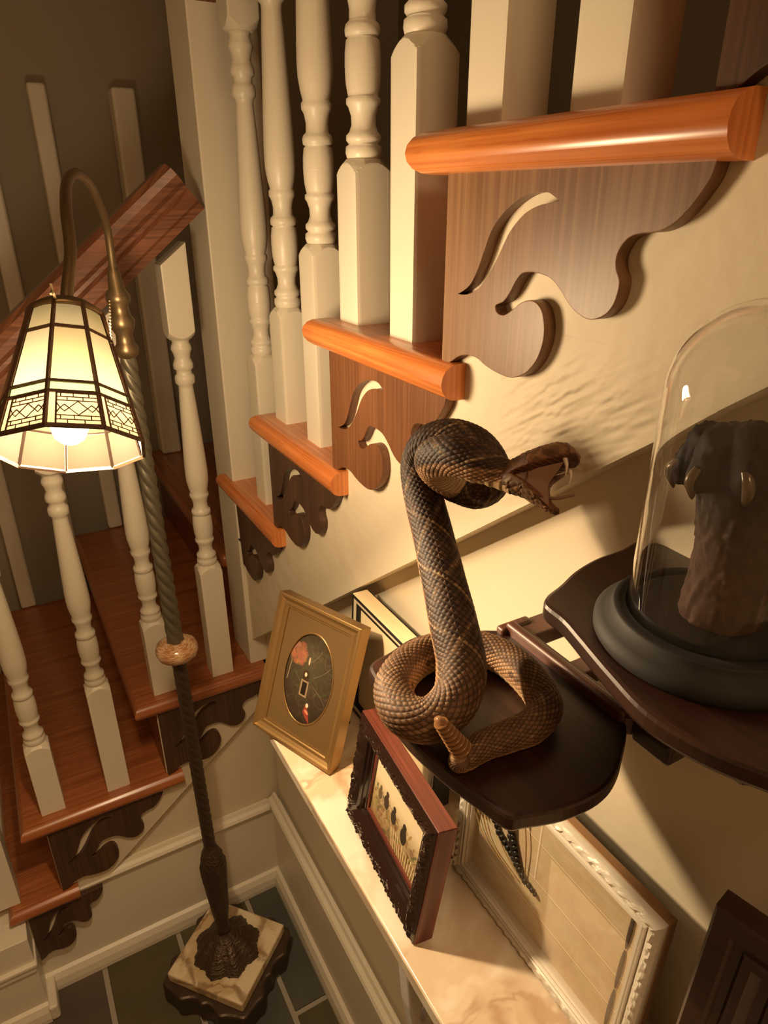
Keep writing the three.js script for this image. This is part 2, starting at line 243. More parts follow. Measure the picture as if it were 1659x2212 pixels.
function headGeo(len, slope) {                                       // square head, top cut along the rail
  const g = footGeo(len); g.rotateX(Math.PI); g.translate(0, len, 0);
  const p = g.attributes.position; for (let i = 0; i < p.count; i++) if (p.getY(i) > len - 1e-4) p.setY(i, len + slope * p.getX(i));
  g.computeVertexNormals(); return g;
}
const foot = [footGeo(0.177), footGeo(0.273)], headA = headGeo(0.146, 0.766), headB = headGeo(0.146, -0.81);
function baluster(parent, x, y, z, kind, head) {
  const h = kind ? 0.273 : 0.177, t = turnedGeo.clone(), q = head.clone(), f = foot[kind].clone(); t.translate(0, h, 0); q.translate(0, h + 0.462, 0);
  if (parent.userData.turn) { for (const g of [t, q, f]) g.rotateY(parent.userData.turn); }
  const o = mesh('baluster', merge([f, t, q]), M.paint, parent); o.position.set(x, y, z); return o;
}
// right flight
{
  const st = thing('staircase', 'upper flight of varnished wooden steps with pale scroll brackets climbing the right wall', 'staircase');
  const wood = M.tread, tg = metric(treadGeo(G, 0.90, 0.045, 0.037, 0.0235), 'x'), tgz = tg;
  const rg = metric(clean(bx(-0.0015, 0.016, -RISE, -T, -0.94, 0.0095)), 'z');
  const names = [M.bracketDark, M.bracket, M.bracket, M.bracket, M.bracket, M.bracket];
  const bg = metric(clean(bracketGeo(1, 1)), 'y'), bg0 = metric(clean(bracketGeo(1, 1, 0.03)), 'y');
  for (let k = 0; k <= 6; k++) {
    const t = mesh('tread', tg, wood, st); t.position.set(X(k), Y(k), 0);
    const r = mesh('riser', rg, M.riser, st); r.position.set(X(k), Y(k), 0);
    if (k < 6) { const b = mesh('scroll_bracket', k ? bg : bg0, k < 2 || k === 4 ? M.bracketDark : k === 2 ? M.bracketRed : M.bracket, st); b.position.set(X(k), Y(k) - T, 0.0102); }
  }
  const ra = thing('stair_railing', 'cream painted railing of turned balusters on the upper flight at right', 'railing');
  for (const [x, k, kind] of [[0.12, 0, 1], [0.249, 1, 0], [0.377, 1, 1], [0.499, 2, 0], [0.621, 2, 1], [0.747, 3, 0], [0.869, 3, 1], [0.995, 4, 0], [1.117, 4, 1]]) baluster(ra, x, Y(k), -0.020, kind, headA);
  const rail = extrude(shape([[-0.03, 0], [0.03, 0], [0.032, 0.012], [0.024, 0.022], [0.031, 0.04], [0.026, 0.056], [0.012, 0.066], [-0.012, 0.066], [-0.026, 0.056], [-0.031, 0.04], [-0.024, 0.022], [-0.032, 0.012]]), 1.62);
  rail.rotateY(Math.PI / 2); rail.rotateZ(Math.atan(0.766)); rail.translate(0.0, 2.057 - 0.12 * 0.766, -0.020);
  mesh('handrail', metric(clean(rail), 'x'), M.rail, ra);
}
// newel at the corner
{
  const nw = thing('newel_post', 'tall square cream newel post standing in the corner between both flights', 'post', [-0.058, 0.722, -0.038]);
  mesh('shaft', bx(-0.058, 0.058, 0, 1.95, -0.058, 0.058, 0.003), M.paint, nw);
  mesh('cap', [bx(-0.07, 0.07, 1.95, 1.975, -0.07, 0.07, 0.006), bx(-0.05, 0.05, 1.975, 2.0, -0.05, 0.05, 0.02)], M.paint, nw);
}
// left flight (a mirrored copy of the same joinery: its run goes towards -z, its open side to +x)
{
  const st = thing('staircase', 'lower flight of darker wooden steps with scroll brackets on the left wall behind lamp', 'staircase');
  const turnB = (g) => flip((g.scale(1, 1, 1), g.applyMatrix4(new THREE.Matrix4().set(0, 0, 1, 0, 0, 1, 0, 0, -1, 0, 0, 0, 0, 0, 0, 1)), g));   // x->-z, z->x
  const turnQ = (g) => { g.applyMatrix4(new THREE.Matrix4().set(0, 0, 1, 0, 0, 1, 0, 0, -1, 0, 0, 0, 0, 0, 0, 1)); return g; };
  const runs = [0.078, 0.257, 0.25];
  for (let k = 0; k < 3; k++) {
    const g = metric(clean(turnQ(treadGeo(runs[k], 0.90, k ? 0.045 : 0.03, 0.034, k < 2 ? 0.033 : -0.001))), 'z');
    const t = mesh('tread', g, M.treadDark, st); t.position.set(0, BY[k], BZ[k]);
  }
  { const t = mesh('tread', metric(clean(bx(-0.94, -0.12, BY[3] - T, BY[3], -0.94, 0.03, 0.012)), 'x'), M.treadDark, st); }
  const ys = [0.10, ...BY];
  for (let k = 1; k < 4; k++) mesh('riser', metric(clean(bx(-0.94, k < 3 ? 0.0095 : -0.118, BY[k - 1], BY[k] - T, BZ[k] - 0.016, BZ[k] + 0.0015)), 'x'), M.riser, st);
  mesh('riser', metric(clean(bx(-0.94, 0.0, 0.19, BY[0] - T, BZ[0] - 0.018, BZ[0] + 0.002)), 'x'), M.paint, st);
  { const b = mesh('riser', metric(clean(bx(-0.94, -0.118, BY[3], 1.172 - T, -0.9, -0.88)), 'x'), M.riser, st); }
  for (let k = 0; k < 3; k++) { const g = metric(clean(turnQ(bracketGeo(k ? 0.93 : 0.6, k ? 1.1 : 0.9))), 'y'); const b = mesh('scroll_bracket', g, M.bracketDark, st); b.position.set(0.0102, BY[k] - T, BZ[k] - 0.002); }
  const rb = thing('stair_railing', 'cream turned balusters under a dark sloping handrail behind the floor lamp', 'railing');
  for (const [z, k, kind] of [[0.602, 0, 1], [0.473, 1, 0], [0.341, 1, 1], [0.213, 2, 0], [0.085, 2, 1]]) { const o = baluster(rb, -0.020, BY[k] + 0.0, z, kind, headA); o.rotation.y = Math.PI / 2; }
  const len = 1.6, rail = extrude(shape([[-0.026, 0], [0.026, 0], [0.027, 0.012], [0.031, 0.017], [0.032, 0.034], [0.024, 0.040], [0.024, 0.046], [0.032, 0.054], [0.033, 0.066], [0.028, 0.078], [0.014, 0.086], [-0.014, 0.086], [-0.028, 0.078], [-0.033, 0.066], [-0.032, 0.054], [-0.024, 0.046], [-0.024, 0.040], [-0.032, 0.034], [-0.031, 0.017], [-0.027, 0.012]]), len);
  rail.translate(0, 0, 0); rail.rotateX(Math.atan(0.81)); rail.translate(-0.02, 1.673, 0.024);
  mesh('handrail', metric(clean(rail), 'z'), M.rail, rb);
  const rf = thing('stair_railing', 'faint far railing of pale posts beyond the handrail, behind the lamp glow', 'railing');
  for (const [z, w, y0] of [[-0.05, 0.030, BY[3]], [0.155, 0.022, BY[2]], [0.30, 0.022, BY[1]], [0.45, 0.022, BY[1]]]) mesh('post', bx(-0.95 + 0.012, -0.95 + 0.012 + 2 * w, y0, 1.95, z - w, z + w, 0.008), M.paint, rf);
}

// ------------------------------------------------------------------ picture frame rails: profile = [inset, height] pairs from the outer back edge inwards, optional carving
function frameGeo(W, H, profile, seg = 1, carve) {
  const tri = [];
  const P = (side, t, d, h) => { const w = W / 2 - d, v = H / 2 - d; const s = lerp(-1, 1, t); return side === 0 ? [s * w, -v, h] : side === 1 ? [w, s * v, h] : side === 2 ? [-s * w, v, h] : [-w, -s * v, h]; };
  for (let side = 0; side < 4; side++) {
    const L = side % 2 ? H : W, n = seg === 1 ? 1 : Math.round(seg * L);
    const at = (i, j) => { const [d, h, c] = profile[j], t = i / n; const e = c && carve ? carve(side, t * L, L, d) * c : 0; return P(side, t, d, h + e); };
    for (let i = 0; i < n; i++) for (let j = 0; j < profile.length - 1; j++) { const a = at(i, j), b = at(i + 1, j), c = at(i + 1, j + 1), d = at(i, j + 1); tri.push(a, b, c, a, c, d); }
  }
  const g = raw(tri, 0.6); g.translate(0, H / 2, 0); return metric(g, 'x');
}
const easel = (h, out) => { const g = bx(-0.022, 0.022, 0, h, -0.003, 0, 0.001); g.rotateX(out); return g; };
function place(o, x, y, z, turn, tilt) { o.rotation.order = 'YXZ'; o.position.set(x, y, z); o.rotation.set(-tilt, turn, 0); }
function printTex(w, h, draw) { const c = document.createElement('canvas'); c.width = w; c.height = h; draw(c.getContext('2d'), w, h); const t = new THREE.CanvasTexture(c); t.colorSpace = THREE.SRGBColorSpace; return t; }
const plane = (w, h, x, y, z) => { const g = new THREE.PlaneGeometry(w, h); g.translate(x, y, z); return g; };

// ------------------------------------------------------------------ marble shelf on the right wall
const SH = 1.0;
{
  const s = thing('wall_shelf', 'long narrow marble shelf with veined tan top carrying the picture frames', 'shelf', [0.5, SH - 0.02, -0.01]);
  mesh('marble_slab', metric(clean(bx(0.02, 1.6, 0, 0.02, 0, 0.165, 0.003)), 'x'), M.marbleShelf, s);
  for (const x of [0.368, 1.2]) {
    const o = shape([[0, 0], [0.150, 0], [0.152, -0.03], [0.147, -0.10], [0.138, -0.16], [0.121, -0.215], [0.085, -0.265], [0.04, -0.30], [0, -0.32]], false);
    o.holes.push(new THREE.Path().absellipse(0.1255, -0.122, 0.0065, 0.015, 0, TAU, false)); o.holes.push(new THREE.Path().absellipse(0.062, -0.13, 0.034, 0.075, 0, TAU, false));
    const g = extrude(o, 0.016, 0.003); g.rotateY(-Math.PI / 2); g.translate(x + 0.008, 0, 0);
    const b = mesh('scroll_support', clean(g), M.whiteIron, s); b.userData.label = 'white pierced scroll support under the marble';
  }
}
// ------------------------------------------------------------------ gilt oval still life
{
  const f = thing('picture_frame', 'gilt frame with oval mat around a dark flower still life, leftmost on marble shelf', 'picture frame');
  place(f, 0.570, SH + 0.004, 0.1455, 0.374, 0.357);
  const W = 0.15, H = 0.202;
  mesh('frame', frameGeo(W, H, [[0, -0.02], [0, -0.001], [0.0015, 0], [0.004, 0], [0.006, -0.003], [0.010, -0.0055], [0.0145, -0.0048], [0.016, -0.006], [0.018, -0.006], [0.018, -0.012]]), M.gold, f);
  const mat = new THREE.Shape(); mat.setFromPoints([[-0.058, 0.017], [0.058, 0.017], [0.058, 0.185], [-0.058, 0.185]].map((p) => new THREE.Vector2(...p)));
  mat.holes.push(new THREE.Path().absellipse(0.001, 0.101, 0.0435, 0.064, 0, TAU, false));
  { const g = extrude(mat, 0.002, 0, 48); g.translate(0, 0, -0.010); mesh('oval_mat', clean(g), M.goldMat, f); }
  { const t = new THREE.TorusGeometry(0.0437, 0.0011, 8, 72); t.scale(1, 0.0642 / 0.0437, 1); t.translate(0.001, 0.101, -0.0078); mesh('oval_rim', t, M.gold, f); }
  const art = printTex(512, 768, (c, w, h) => {
    const bg = c.createRadialGradient(w * 0.45, h * 0.3, 20, w * 0.5, h * 0.5, h * 0.65); bg.addColorStop(0, '#4a4330'); bg.addColorStop(0.6, '#33281c'); bg.addColorStop(1, '#1e140c'); c.fillStyle = bg; c.fillRect(0, 0, w, h);
    for (let i = 0; i < 70; i++) { c.strokeStyle = `rgba(${70 + rnd() * 60},${60 + rnd() * 50},${40 + rnd() * 30},.16)`; c.lineWidth = 4 + rnd() * 14; c.beginPath(); c.arc(rnd() * w, rnd() * h, 20 + rnd() * 90, rnd() * 6, rnd() * 6 + 2); c.stroke(); }
    for (let i = 0; i < 120; i++) { const a = rnd() * 6.28, r = Math.sqrt(rnd()) * 82; c.fillStyle = `rgba(${128 + rnd() * 34},${76 + rnd() * 30},${52 + rnd() * 24},.5)`; c.beginPath(); c.ellipse(110 + Math.cos(a) * r, 215 + Math.sin(a) * r * 1.15, 10 + rnd() * 16, 8 + rnd() * 20, a, 0, 6.3); c.fill(); }
    c.strokeStyle = 'rgba(160,140,110,.7)'; c.lineWidth = 8; c.beginPath(); c.moveTo(62, 300); c.lineTo(48, 470); c.stroke();
    c.strokeStyle = 'rgba(150,140,110,.45)'; c.lineWidth = 4; for (const [a, b, d, e] of [[240, 260, 330, 130], [300, 360, 440, 220], [120, 380, 240, 520], [300, 420, 450, 520]]) { c.beginPath(); c.moveTo(a, b); c.quadraticCurveTo((a + d) / 2 + 30, (b + e) / 2, d, e); c.stroke(); }
    c.fillStyle = '#b9a68a'; c.beginPath(); c.ellipse(232, 250, 9, 32, 0, 0, 6.3); c.fill();
    c.fillStyle = '#3a2a1c'; c.beginPath(); c.ellipse(228, 370, 34, 44, 0, 0, 6.3); c.fill(); c.fillStyle = '#d2bca0'; c.beginPath(); c.ellipse(224, 362, 12, 18, 0, 0, 6.3); c.fill();
    c.strokeStyle = '#8a7458'; c.lineWidth = 14; c.strokeRect(198, 416, 62, 116); c.fillStyle = '#20150d'; c.fillRect(208, 424, 44, 98);
    c.fillStyle = '#84382a'; c.beginPath(); c.moveTo(280, 580); c.lineTo(320, 640); c.lineTo(346, 720); c.lineTo(300, 690); c.lineTo(262, 650); c.fill(); c.fillStyle = '#d8bfa4'; c.beginPath(); c.ellipse(294, 588, 14, 18, 0, 0, 6.3); c.fill(); c.fillStyle = '#c27a5e'; c.beginPath(); c.ellipse(300, 640, 24, 12, 0.5, 0, 6.3); c.fill();
  });
  mesh('painting', plane(0.094, 0.136, 0.001, 0.101, -0.0095), std({ map: art, roughness: 0.45 }), f);
  mesh('backing', bx(-0.066, 0.066, 0.01, 0.192, -0.0205, -0.0125), M.black, f);
  { const e = bx(-0.03, 0.03, 0.002, 0.165, -0.003, 0, 0.001); e.translate(0, -0.165, 0); e.rotateX(0.42); e.translate(0, 0.176, -0.0215); mesh('easel_leg', e, M.black, f); }
}
// ------------------------------------------------------------------ carved mahogany photograph frame
{
  const f = thing('picture_frame', 'dark carved mahogany frame with an old photograph, standing at the marble edge', 'picture frame');
  place(f, 0.7915, SH + 0.002, 0.1335, -0.0926, 0.157);
  const W = 0.184, H = 0.149;
  const carve = (side, s, L, d) => { const wx = s + 0.004 * Math.sin(d * 500 + side), e = Math.sin(TAU * wx / 0.031 + 3 * Math.sin(d * 330)), n1 = noise2(s * 260, d * 380, 1e6, 1e6, side), n2 = noise2(s * 620, d * 700, 1e6, 1e6, side + 4); return 0.55 * e + 1.1 * (Math.abs(2 * n1 - 1) - 0.4) + 0.6 * (n2 - 0.5); };
  const pr = [[0, -0.024], [0, -0.003], [0.0015, -0.002]]; for (let i = 0; i <= 9; i++) { const u = i / 9; pr.push([0.002 + 0.0175 * u, -0.002 + 0.0035 * Math.sin(u * Math.PI), 0.0026 * Math.sin(Math.PI * clamp(u, 0.03, 0.97))]); }
  pr.push([0.0215, -0.004], [0.023, -0.0035], [0.0245, -0.0065], [0.027, -0.007], [0.0285, -0.0105], [0.031, -0.011], [0.0325, -0.014]);
  mesh('frame', frameGeo(W, H, pr, 700, carve), M.carved, f);
  { const g = [bx(-W / 2 - 0.0006, W / 2 + 0.0006, H - 0.0015, H + 0.0008, -0.0245, -0.0035, 0.0006), bx(W / 2 - 0.001, W / 2 + 0.0012, 0, H, -0.0245, -0.0035, 0.0006), bx(-W / 2 - 0.0012, -W / 2 + 0.001, 0, H, -0.0245, -0.0035, 0.0006)]; const o = mesh('edge_band', metric(merge(g), 'x'), M.mahogany, f); o.userData.label = 'plain reddish wood edge band'; }
  mesh('inner_slip', frameGeo(W - 0.061, H - 0.061, [[0, -0.015], [0, -0.012], [0.004, -0.0125], [0.004, -0.016]]).translate(0, 0.0305, 0), M.mahogany, f);
  const ph = printTex(512, 384, (c, w, h) => {
    c.fillStyle = '#e6d3b0'; c.fillRect(0, 0, w, h); const g = c.createLinearGradient(0, h * 0.3, 0, h); g.addColorStop(0, 'rgba(190,168,120,0)'); g.addColorStop(0.4, 'rgba(168,146,100,.8)'); g.addColorStop(1, 'rgba(150,120,78,1)'); c.fillStyle = g; c.fillRect(0, h * 0.25, w, h);
    for (let i = 0; i < 220; i++) { c.fillStyle = `rgba(${60 + rnd() * 70},${46 + rnd() * 56},${24 + rnd() * 30},${0.15 + rnd() * 0.35})`; c.beginPath(); c.ellipse(rnd() * w, h * (0.45 + rnd() * 0.6), 5 + rnd() * 24, 3 + rnd() * 12, rnd() * 3, 0, 6.3); c.fill(); }
    const fig = (x, y, s, col) => { c.fillStyle = col; c.beginPath(); c.ellipse(x, y - 40 * s, 15 * s, 18 * s, 0, 0, 6.3); c.fill(); c.beginPath(); c.ellipse(x, y + 10 * s, 26 * s, 42 * s, 0, 0, 6.3); c.fill(); };
    fig(150, 190, 1, '#3a2c1c'); fig(235, 205, 1, '#2e2216'); fig(345, 215, 1.15, '#241a12'); fig(80, 200, 0.8, '#6b5638');
    c.strokeStyle = '#e2cf9c'; c.lineWidth = 6; for (let i = 0; i < 12; i++) { c.beginPath(); c.moveTo(260 + i * 20, 380); c.lineTo(230 + i * 24, 270 + rnd() * 30); c.stroke(); }
  });
  mesh('photograph', plane(W - 0.067, H - 0.067, 0, H / 2, -0.0152), std({ map: ph, roughness: 0.5 }), f);
  mesh('backing', bx(-W / 2 + 0.004, W / 2 - 0.004, 0.004, H - 0.004, -0.0255, -0.017), M.black, f);
  { const e = bx(-0.025, 0.025, -0.12, 0, -0.003, 0, 0.001); e.rotateX(0.5); e.translate(0, 0.122, -0.026); mesh('easel_leg', e, M.mahogany, f); }
}
// ------------------------------------------------------------------ pale picture behind the snake
{
  const f = thing('picture_frame', 'slim black edged frame around a blank cream sheet, against wall behind the snake', 'picture frame');
  place(f, 0.642, SH + 0.001, 0.032, 0, 0.045);
  const W = 0.222, H = 0.192;
  mesh('frame', frameGeo(W, H, [[0, -0.026], [0, -0.001], [0.001, 0], [0.003, 0], [0.0045, -0.001], [0.0045, -0.0035]]), M.black, f);
  mesh('slip', frameGeo(W - 0.009, H - 0.009, [[0, -0.006], [0, -0.0008], [0.0025, -0.0002], [0.0055, -0.0022], [0.0055, -0.006]]).translate(0, 0.0045, 0), std({ color: new THREE.Color().setRGB(0.56, 0.46, 0.3), roughness: 0.4 }), f);
  mesh('top_band', bx(-W / 2, W / 2, H - 0.001, H + 0.0012, -0.024, -0.0015, 0.0006), M.creamMat, f); mesh('inner_lip', frameGeo(W - 0.02, H - 0.02, [[0, -0.006], [0, -0.002], [0.006, -0.004], [0.006, -0.008]]).translate(0, 0.01, 0), M.black, f);
  mesh('sheet', plane(W - 0.03, H - 0.03, 0, H / 2, -0.0065), M.creamMat, f);
  mesh('backing', bx(-W / 2 + 0.002, W / 2 - 0.002, 0.002, H - 0.002, -0.026, -0.012), M.black, f);
}
// ------------------------------------------------------------------ white carved shadow box with a dark braid and dried grass
{
  const f = thing('shadow_box', 'white carved shadow box holding a dark braid and dried grasses under the snake tray', 'shadow box');
  place(f, 0.949, SH + 0.002, 0.0545, 0, 0.05);
  const W = 0.246, H = 0.195;
  const carve = (side, s, L, d) => 0.7 * Math.sin(TAU * s / 0.0125) * Math.cos(500 * d) + 0.9 * (noise2(s * 300, d * 700, 1e6, 1e6, side + 11) - 0.5) + (Math.min(s, L - s) < 0.014 ? 0.9 : 0);
  const pr = [[0.002, -0.019], [0.001, -0.012], [0.0, -0.006]]; for (let i = 0; i <= 6; i++) { const u = i / 6; pr.push([0.0005 + 0.010 * u, -0.004 + 0.003 * Math.sin(u * Math.PI * 0.9), 0.0016 * Math.sin(Math.PI * clamp(u, 0.06, 0.94))]); }
  pr.push([0.0115, -0.0045], [0.0125, -0.0015], [0.0135, -0.001], [0.0145, -0.0045], [0.0155, -0.0022], [0.017, -0.0022], [0.018, -0.005], [0.0195, -0.005], [0.0195, -0.016]);
  mesh('frame', frameGeo(W, H, pr, 500, carve), M.silver, f);
  mesh('side_band', frameGeo(W - 0.002, H - 0.002, [[0.0, -0.019], [-0.0012, -0.019], [-0.0012, -0.011], [0, -0.010]]).translate(0, 0.001, 0), std({ color: new THREE.Color().setRGB(0.30, 0.17, 0.08), roughness: 0.5, metalness: 0.2 }), f);
  const paper = printTex(768, 620, (c, w, h) => {
    c.fillStyle = '#d9c7a6'; c.fillRect(0, 0, w, h);
    for (let i = 0; i < 500; i++) { c.fillStyle = `rgba(${150 + rnd() * 60},${120 + rnd() * 60},${80 + rnd() * 50},.06)`; c.beginPath(); c.arc(rnd() * w, rnd() * h, 4 + rnd() * 50, 0, 6.3); c.fill(); }
    const line = (a, b, d, e, col, lw) => { c.strokeStyle = col; c.lineWidth = lw; c.beginPath(); c.moveTo(a, b); c.lineTo(d, e); c.stroke(); };
    for (const y of [150, 330, 480]) { line(0, y, w, y + 6, 'rgba(250,236,206,.9)', 4); line(0, y + 5, w, y + 11, 'rgba(150,122,84,.5)', 3); }
    line(330, 60, 338, 330, 'rgba(250,236,206,.9)', 5); line(338, 60, 345, 330, 'rgba(150,122,84,.5)', 3); line(40, 40, w - 40, 44, 'rgba(246,230,200,.7)', 4);
  });
  mesh('paper_backing', plane(W - 0.038, H - 0.038, 0, H / 2, -0.0135), std({ map: paper, roughness: 0.85 }), f);
  mesh('back_board', bx(-W / 2 + 0.012, W / 2 - 0.012, 0.004, H - 0.012, -0.022, -0.016), M.black, f);
  mesh('glass_pane', bx(-W / 2 + 0.019, W / 2 - 0.019, 0.019, H - 0.019, -0.0078, -0.0072), M.pane, f);
  // braid: two plaited strands meeting in one tail
  const bump = (a, b, n, r) => { const L = []; for (let i = 0; i <= n; i++) { const t = i / n, p = a.map((q, k) => lerp(q, b[k], t)); const s = new THREE.SphereGeometry(r * (1 - 0.25 * t), 8, 6); s.scale(1, 0.75, 0.8); s.rotateZ(i % 2 ? 0.7 : -0.7); s.translate(p[0] + (i % 2 ? r * 0.3 : -r * 0.3), p[1], p[2]); L.push(s); } return L; };
  const Z = -0.0098, br = [...bump([-0.104, 0.136, Z], [-0.063, 0.103, Z], 18, 0.0038), ...bump([-0.063, 0.103, Z], [-0.033, 0.090, Z], 12, 0.0040), ...bump([-0.056, 0.156, Z], [-0.046, 0.114, Z], 14, 0.0046), ...bump([-0.046, 0.114, Z], [-0.034, 0.092, Z], 9, 0.0044), ...bump([-0.033, 0.090, Z], [-0.019, 0.081, Z], 6, 0.0038), ...bump([-0.014, 0.081, Z - 0.001], [-0.007, 0.079, Z - 0.001], 3, 0.0034)];
  mesh('braid', br, M.black, f);
  const straw = std({ color: new THREE.Color().setRGB(0.42, 0.27, 0.11), roughness: 0.7 });
  for (const [a, b, c] of [[[-0.115, 0.124], [-0.090, 0.082], [-0.040, 0.066]], [[-0.104, 0.132], [-0.078, 0.084], [-0.030, 0.070]], [[-0.085, 0.146], [-0.060, 0.096], [-0.024, 0.074]], [[-0.042, 0.172], [-0.027, 0.130], [-0.022, 0.084]]]) {
    const z = -0.0115, stem = tube([[...a, z], [...b, z + 0.002], [...c, z]], 0.0007, 24, 5), L = [stem];
    for (let i = 0; i < 9; i++) { const t = 0.12 + i * 0.03, x = lerp(a[0], b[0], t * 1.6), y = lerp(a[1], b[1], t * 1.6); for (const s of [-1, 1]) { const g = new THREE.SphereGeometry(0.0019, 6, 5); g.scale(0.7, 2.6, 0.7); g.rotateZ(s * 0.35 + 0.25); g.translate(x + s * 0.0018, y, z + 0.001); L.push(g); } }
    mesh('grass_stem', L, straw, f);
  }
  { const L = []; for (const [y0, y1] of [[0.128, 0.176], [0.078, 0.128], [0.026, 0.078]]) { const g = new THREE.SphereGeometry(0.5, 10, 8); g.scale(0.0042, y1 - y0, 0.002); g.translate(0.0935, (y0 + y1) / 2, -0.0126); L.push(g); } mesh('shade_strip', L, std({ color: new THREE.Color().setRGB(0.09, 0.06, 0.035), roughness: 0.8 }), f); }  // tapered dark shapes: shade behind the glass put in as solid strips
}
// ------------------------------------------------------------------ dark frame, lower right
{
  const f = thing('picture_frame', 'dark stepped wooden frame at the lower right end of the marble shelf', 'picture frame');
  f.rotation.order = 'YXZ'; f.position.set(1.110, SH + 0.001, 0.0737); f.rotation.set(-0.0885, 0.2, 0);
  const W = 0.22, H = 0.27, g = [[0, -0.02], [0, -0.002], [0.002, 0], [0.014, 0.001], [0.017, -0.003], [0.022, -0.004], [0.024, -0.0015], [0.030, -0.0015], [0.036, -0.008], [0.042, -0.009], [0.044, -0.007], [0.047, -0.007], [0.049, -0.014]];
  mesh('frame', frameGeo(W, H, g).translate(W / 2, 0, 0), M.walnut, f);
  mesh('picture', plane(W - 0.09, H - 0.09, W / 2, H / 2, -0.012), std({ color: new THREE.Color().setRGB(0.05, 0.035, 0.02), roughness: 0.6 }), f);
  mesh('backing', bx(0.004, W - 0.004, 0.004, H - 0.004, -0.021, -0.014), M.black, f);
}

// ------------------------------------------------------------------ walnut stepped wall shelf (tray for the snake, upper plate for the dome)
const TY = 1.345, DY = 1.455;
{
  const s = thing('display_shelf', 'dark walnut wall bracket with scalloped snake tray, pierced rail and upper plate', 'shelf', [0.94, TY, -0.009]);
  const slab = (pts, y, th) => { const g = extrude(shape(pts.map((p) => [p[0] - 0.94, -(p[1] + 0.009)]), true), th - 0.006, 0.003); g.rotateX(-Math.PI / 2); g.translate(0, y - TY - th + 0.003, 0); return metric(clean(g), 'x'); };
  mesh('lower_tray', slab([[0.888, 0.030], [0.868, 0.052], [0.852, 0.085], [0.842, 0.118], [0.850, 0.148], [0.858, 0.172], [0.880, 0.178], [0.915, 0.186], [0.945, 0.1875], [0.985, 0.182], [1.012, 0.175], [1.033, 0.1685], [1.036, 0.160], [1.044, 0.135], [1.046, 0.11], [1.0435, 0.0945], [1.036, 0.078], [1.028, 0.066], [1.018, 0.052], [1.005, 0.040], [0.95, 0.030]], TY, 0.014), M.walnut, s);
  // pierced back rail lying between tray and wall
  const pr = shape([[0.880, 0.046], [1.006, 0.046], [1.020, 0.030], [1.022, -0.019], [0.872, -0.019], [0.872, 0.030]].map((p) => [p[0] - 0.94, -(p[1] + 0.009)]));
  for (const [a, b] of [[0.896, 0.938], [0.956, 0.996]]) pr.holes.push(shape([[a, 0.030], [b, 0.030], [b, -0.012], [a, -0.012]].map((p) => [p[0] - 0.94, -(p[1] + 0.009)])));
  { const g = extrude(pr, 0.012, 0.0015); g.rotateX(-Math.PI / 2); g.translate(0, -0.010, 0); mesh('pierced_rail', metric(clean(g), 'x'), M.walnutLight, s); }
  mesh('rail_moulding', metric(merge([bx(-0.066, 0.068, -0.004, 0.010, 0.046, 0.056, 0.004), bx(-0.07, -0.06, -0.006, 0.006, 0.028, 0.062, 0.003)]), 'x'), M.walnutLight, s);
  mesh('upper_plate', slab([[0.955, -0.019], [0.956, 0.015], [0.957, 0.040], [0.963, 0.066], [0.972, 0.088], [0.979, 0.107], [0.986, 0.113], [1.004, 0.115], [1.022, 0.120], [1.056, 0.130], [1.088, 0.137], [1.120, 0.132], [1.150, 0.118], [1.172, 0.108], [1.182, 0.08], [1.19, 0.04], [1.19, -0.019]], DY, 0.013), M.walnut, s);
  const sup = extrude(shape([[0, 0], [0.10, 0], [0.098, -0.012], [0.075, -0.03], [0.06, -0.05], [0.045, -0.085], [0.02, -0.1], [0, -0.11]]), 0.014, 0.002); sup.rotateY(-Math.PI / 2);
  for (const x of [0.152]) { const g = sup.clone(); g.translate(x, DY - TY - 0.013, 0); mesh('support_bracket', metric(clean(g), 'y'), M.walnut, s); }
  { const g = sup.clone(); g.translate(0.075, DY - TY - 0.013, 0); mesh('support_bracket', metric(clean(g), 'y'), M.walnut, s); }
  mesh('end_block', metric(clean(bx(0.072, 0.106, -0.014, 0.004, 0.0, 0.05, 0.004)), 'z'), M.walnut, s);
}

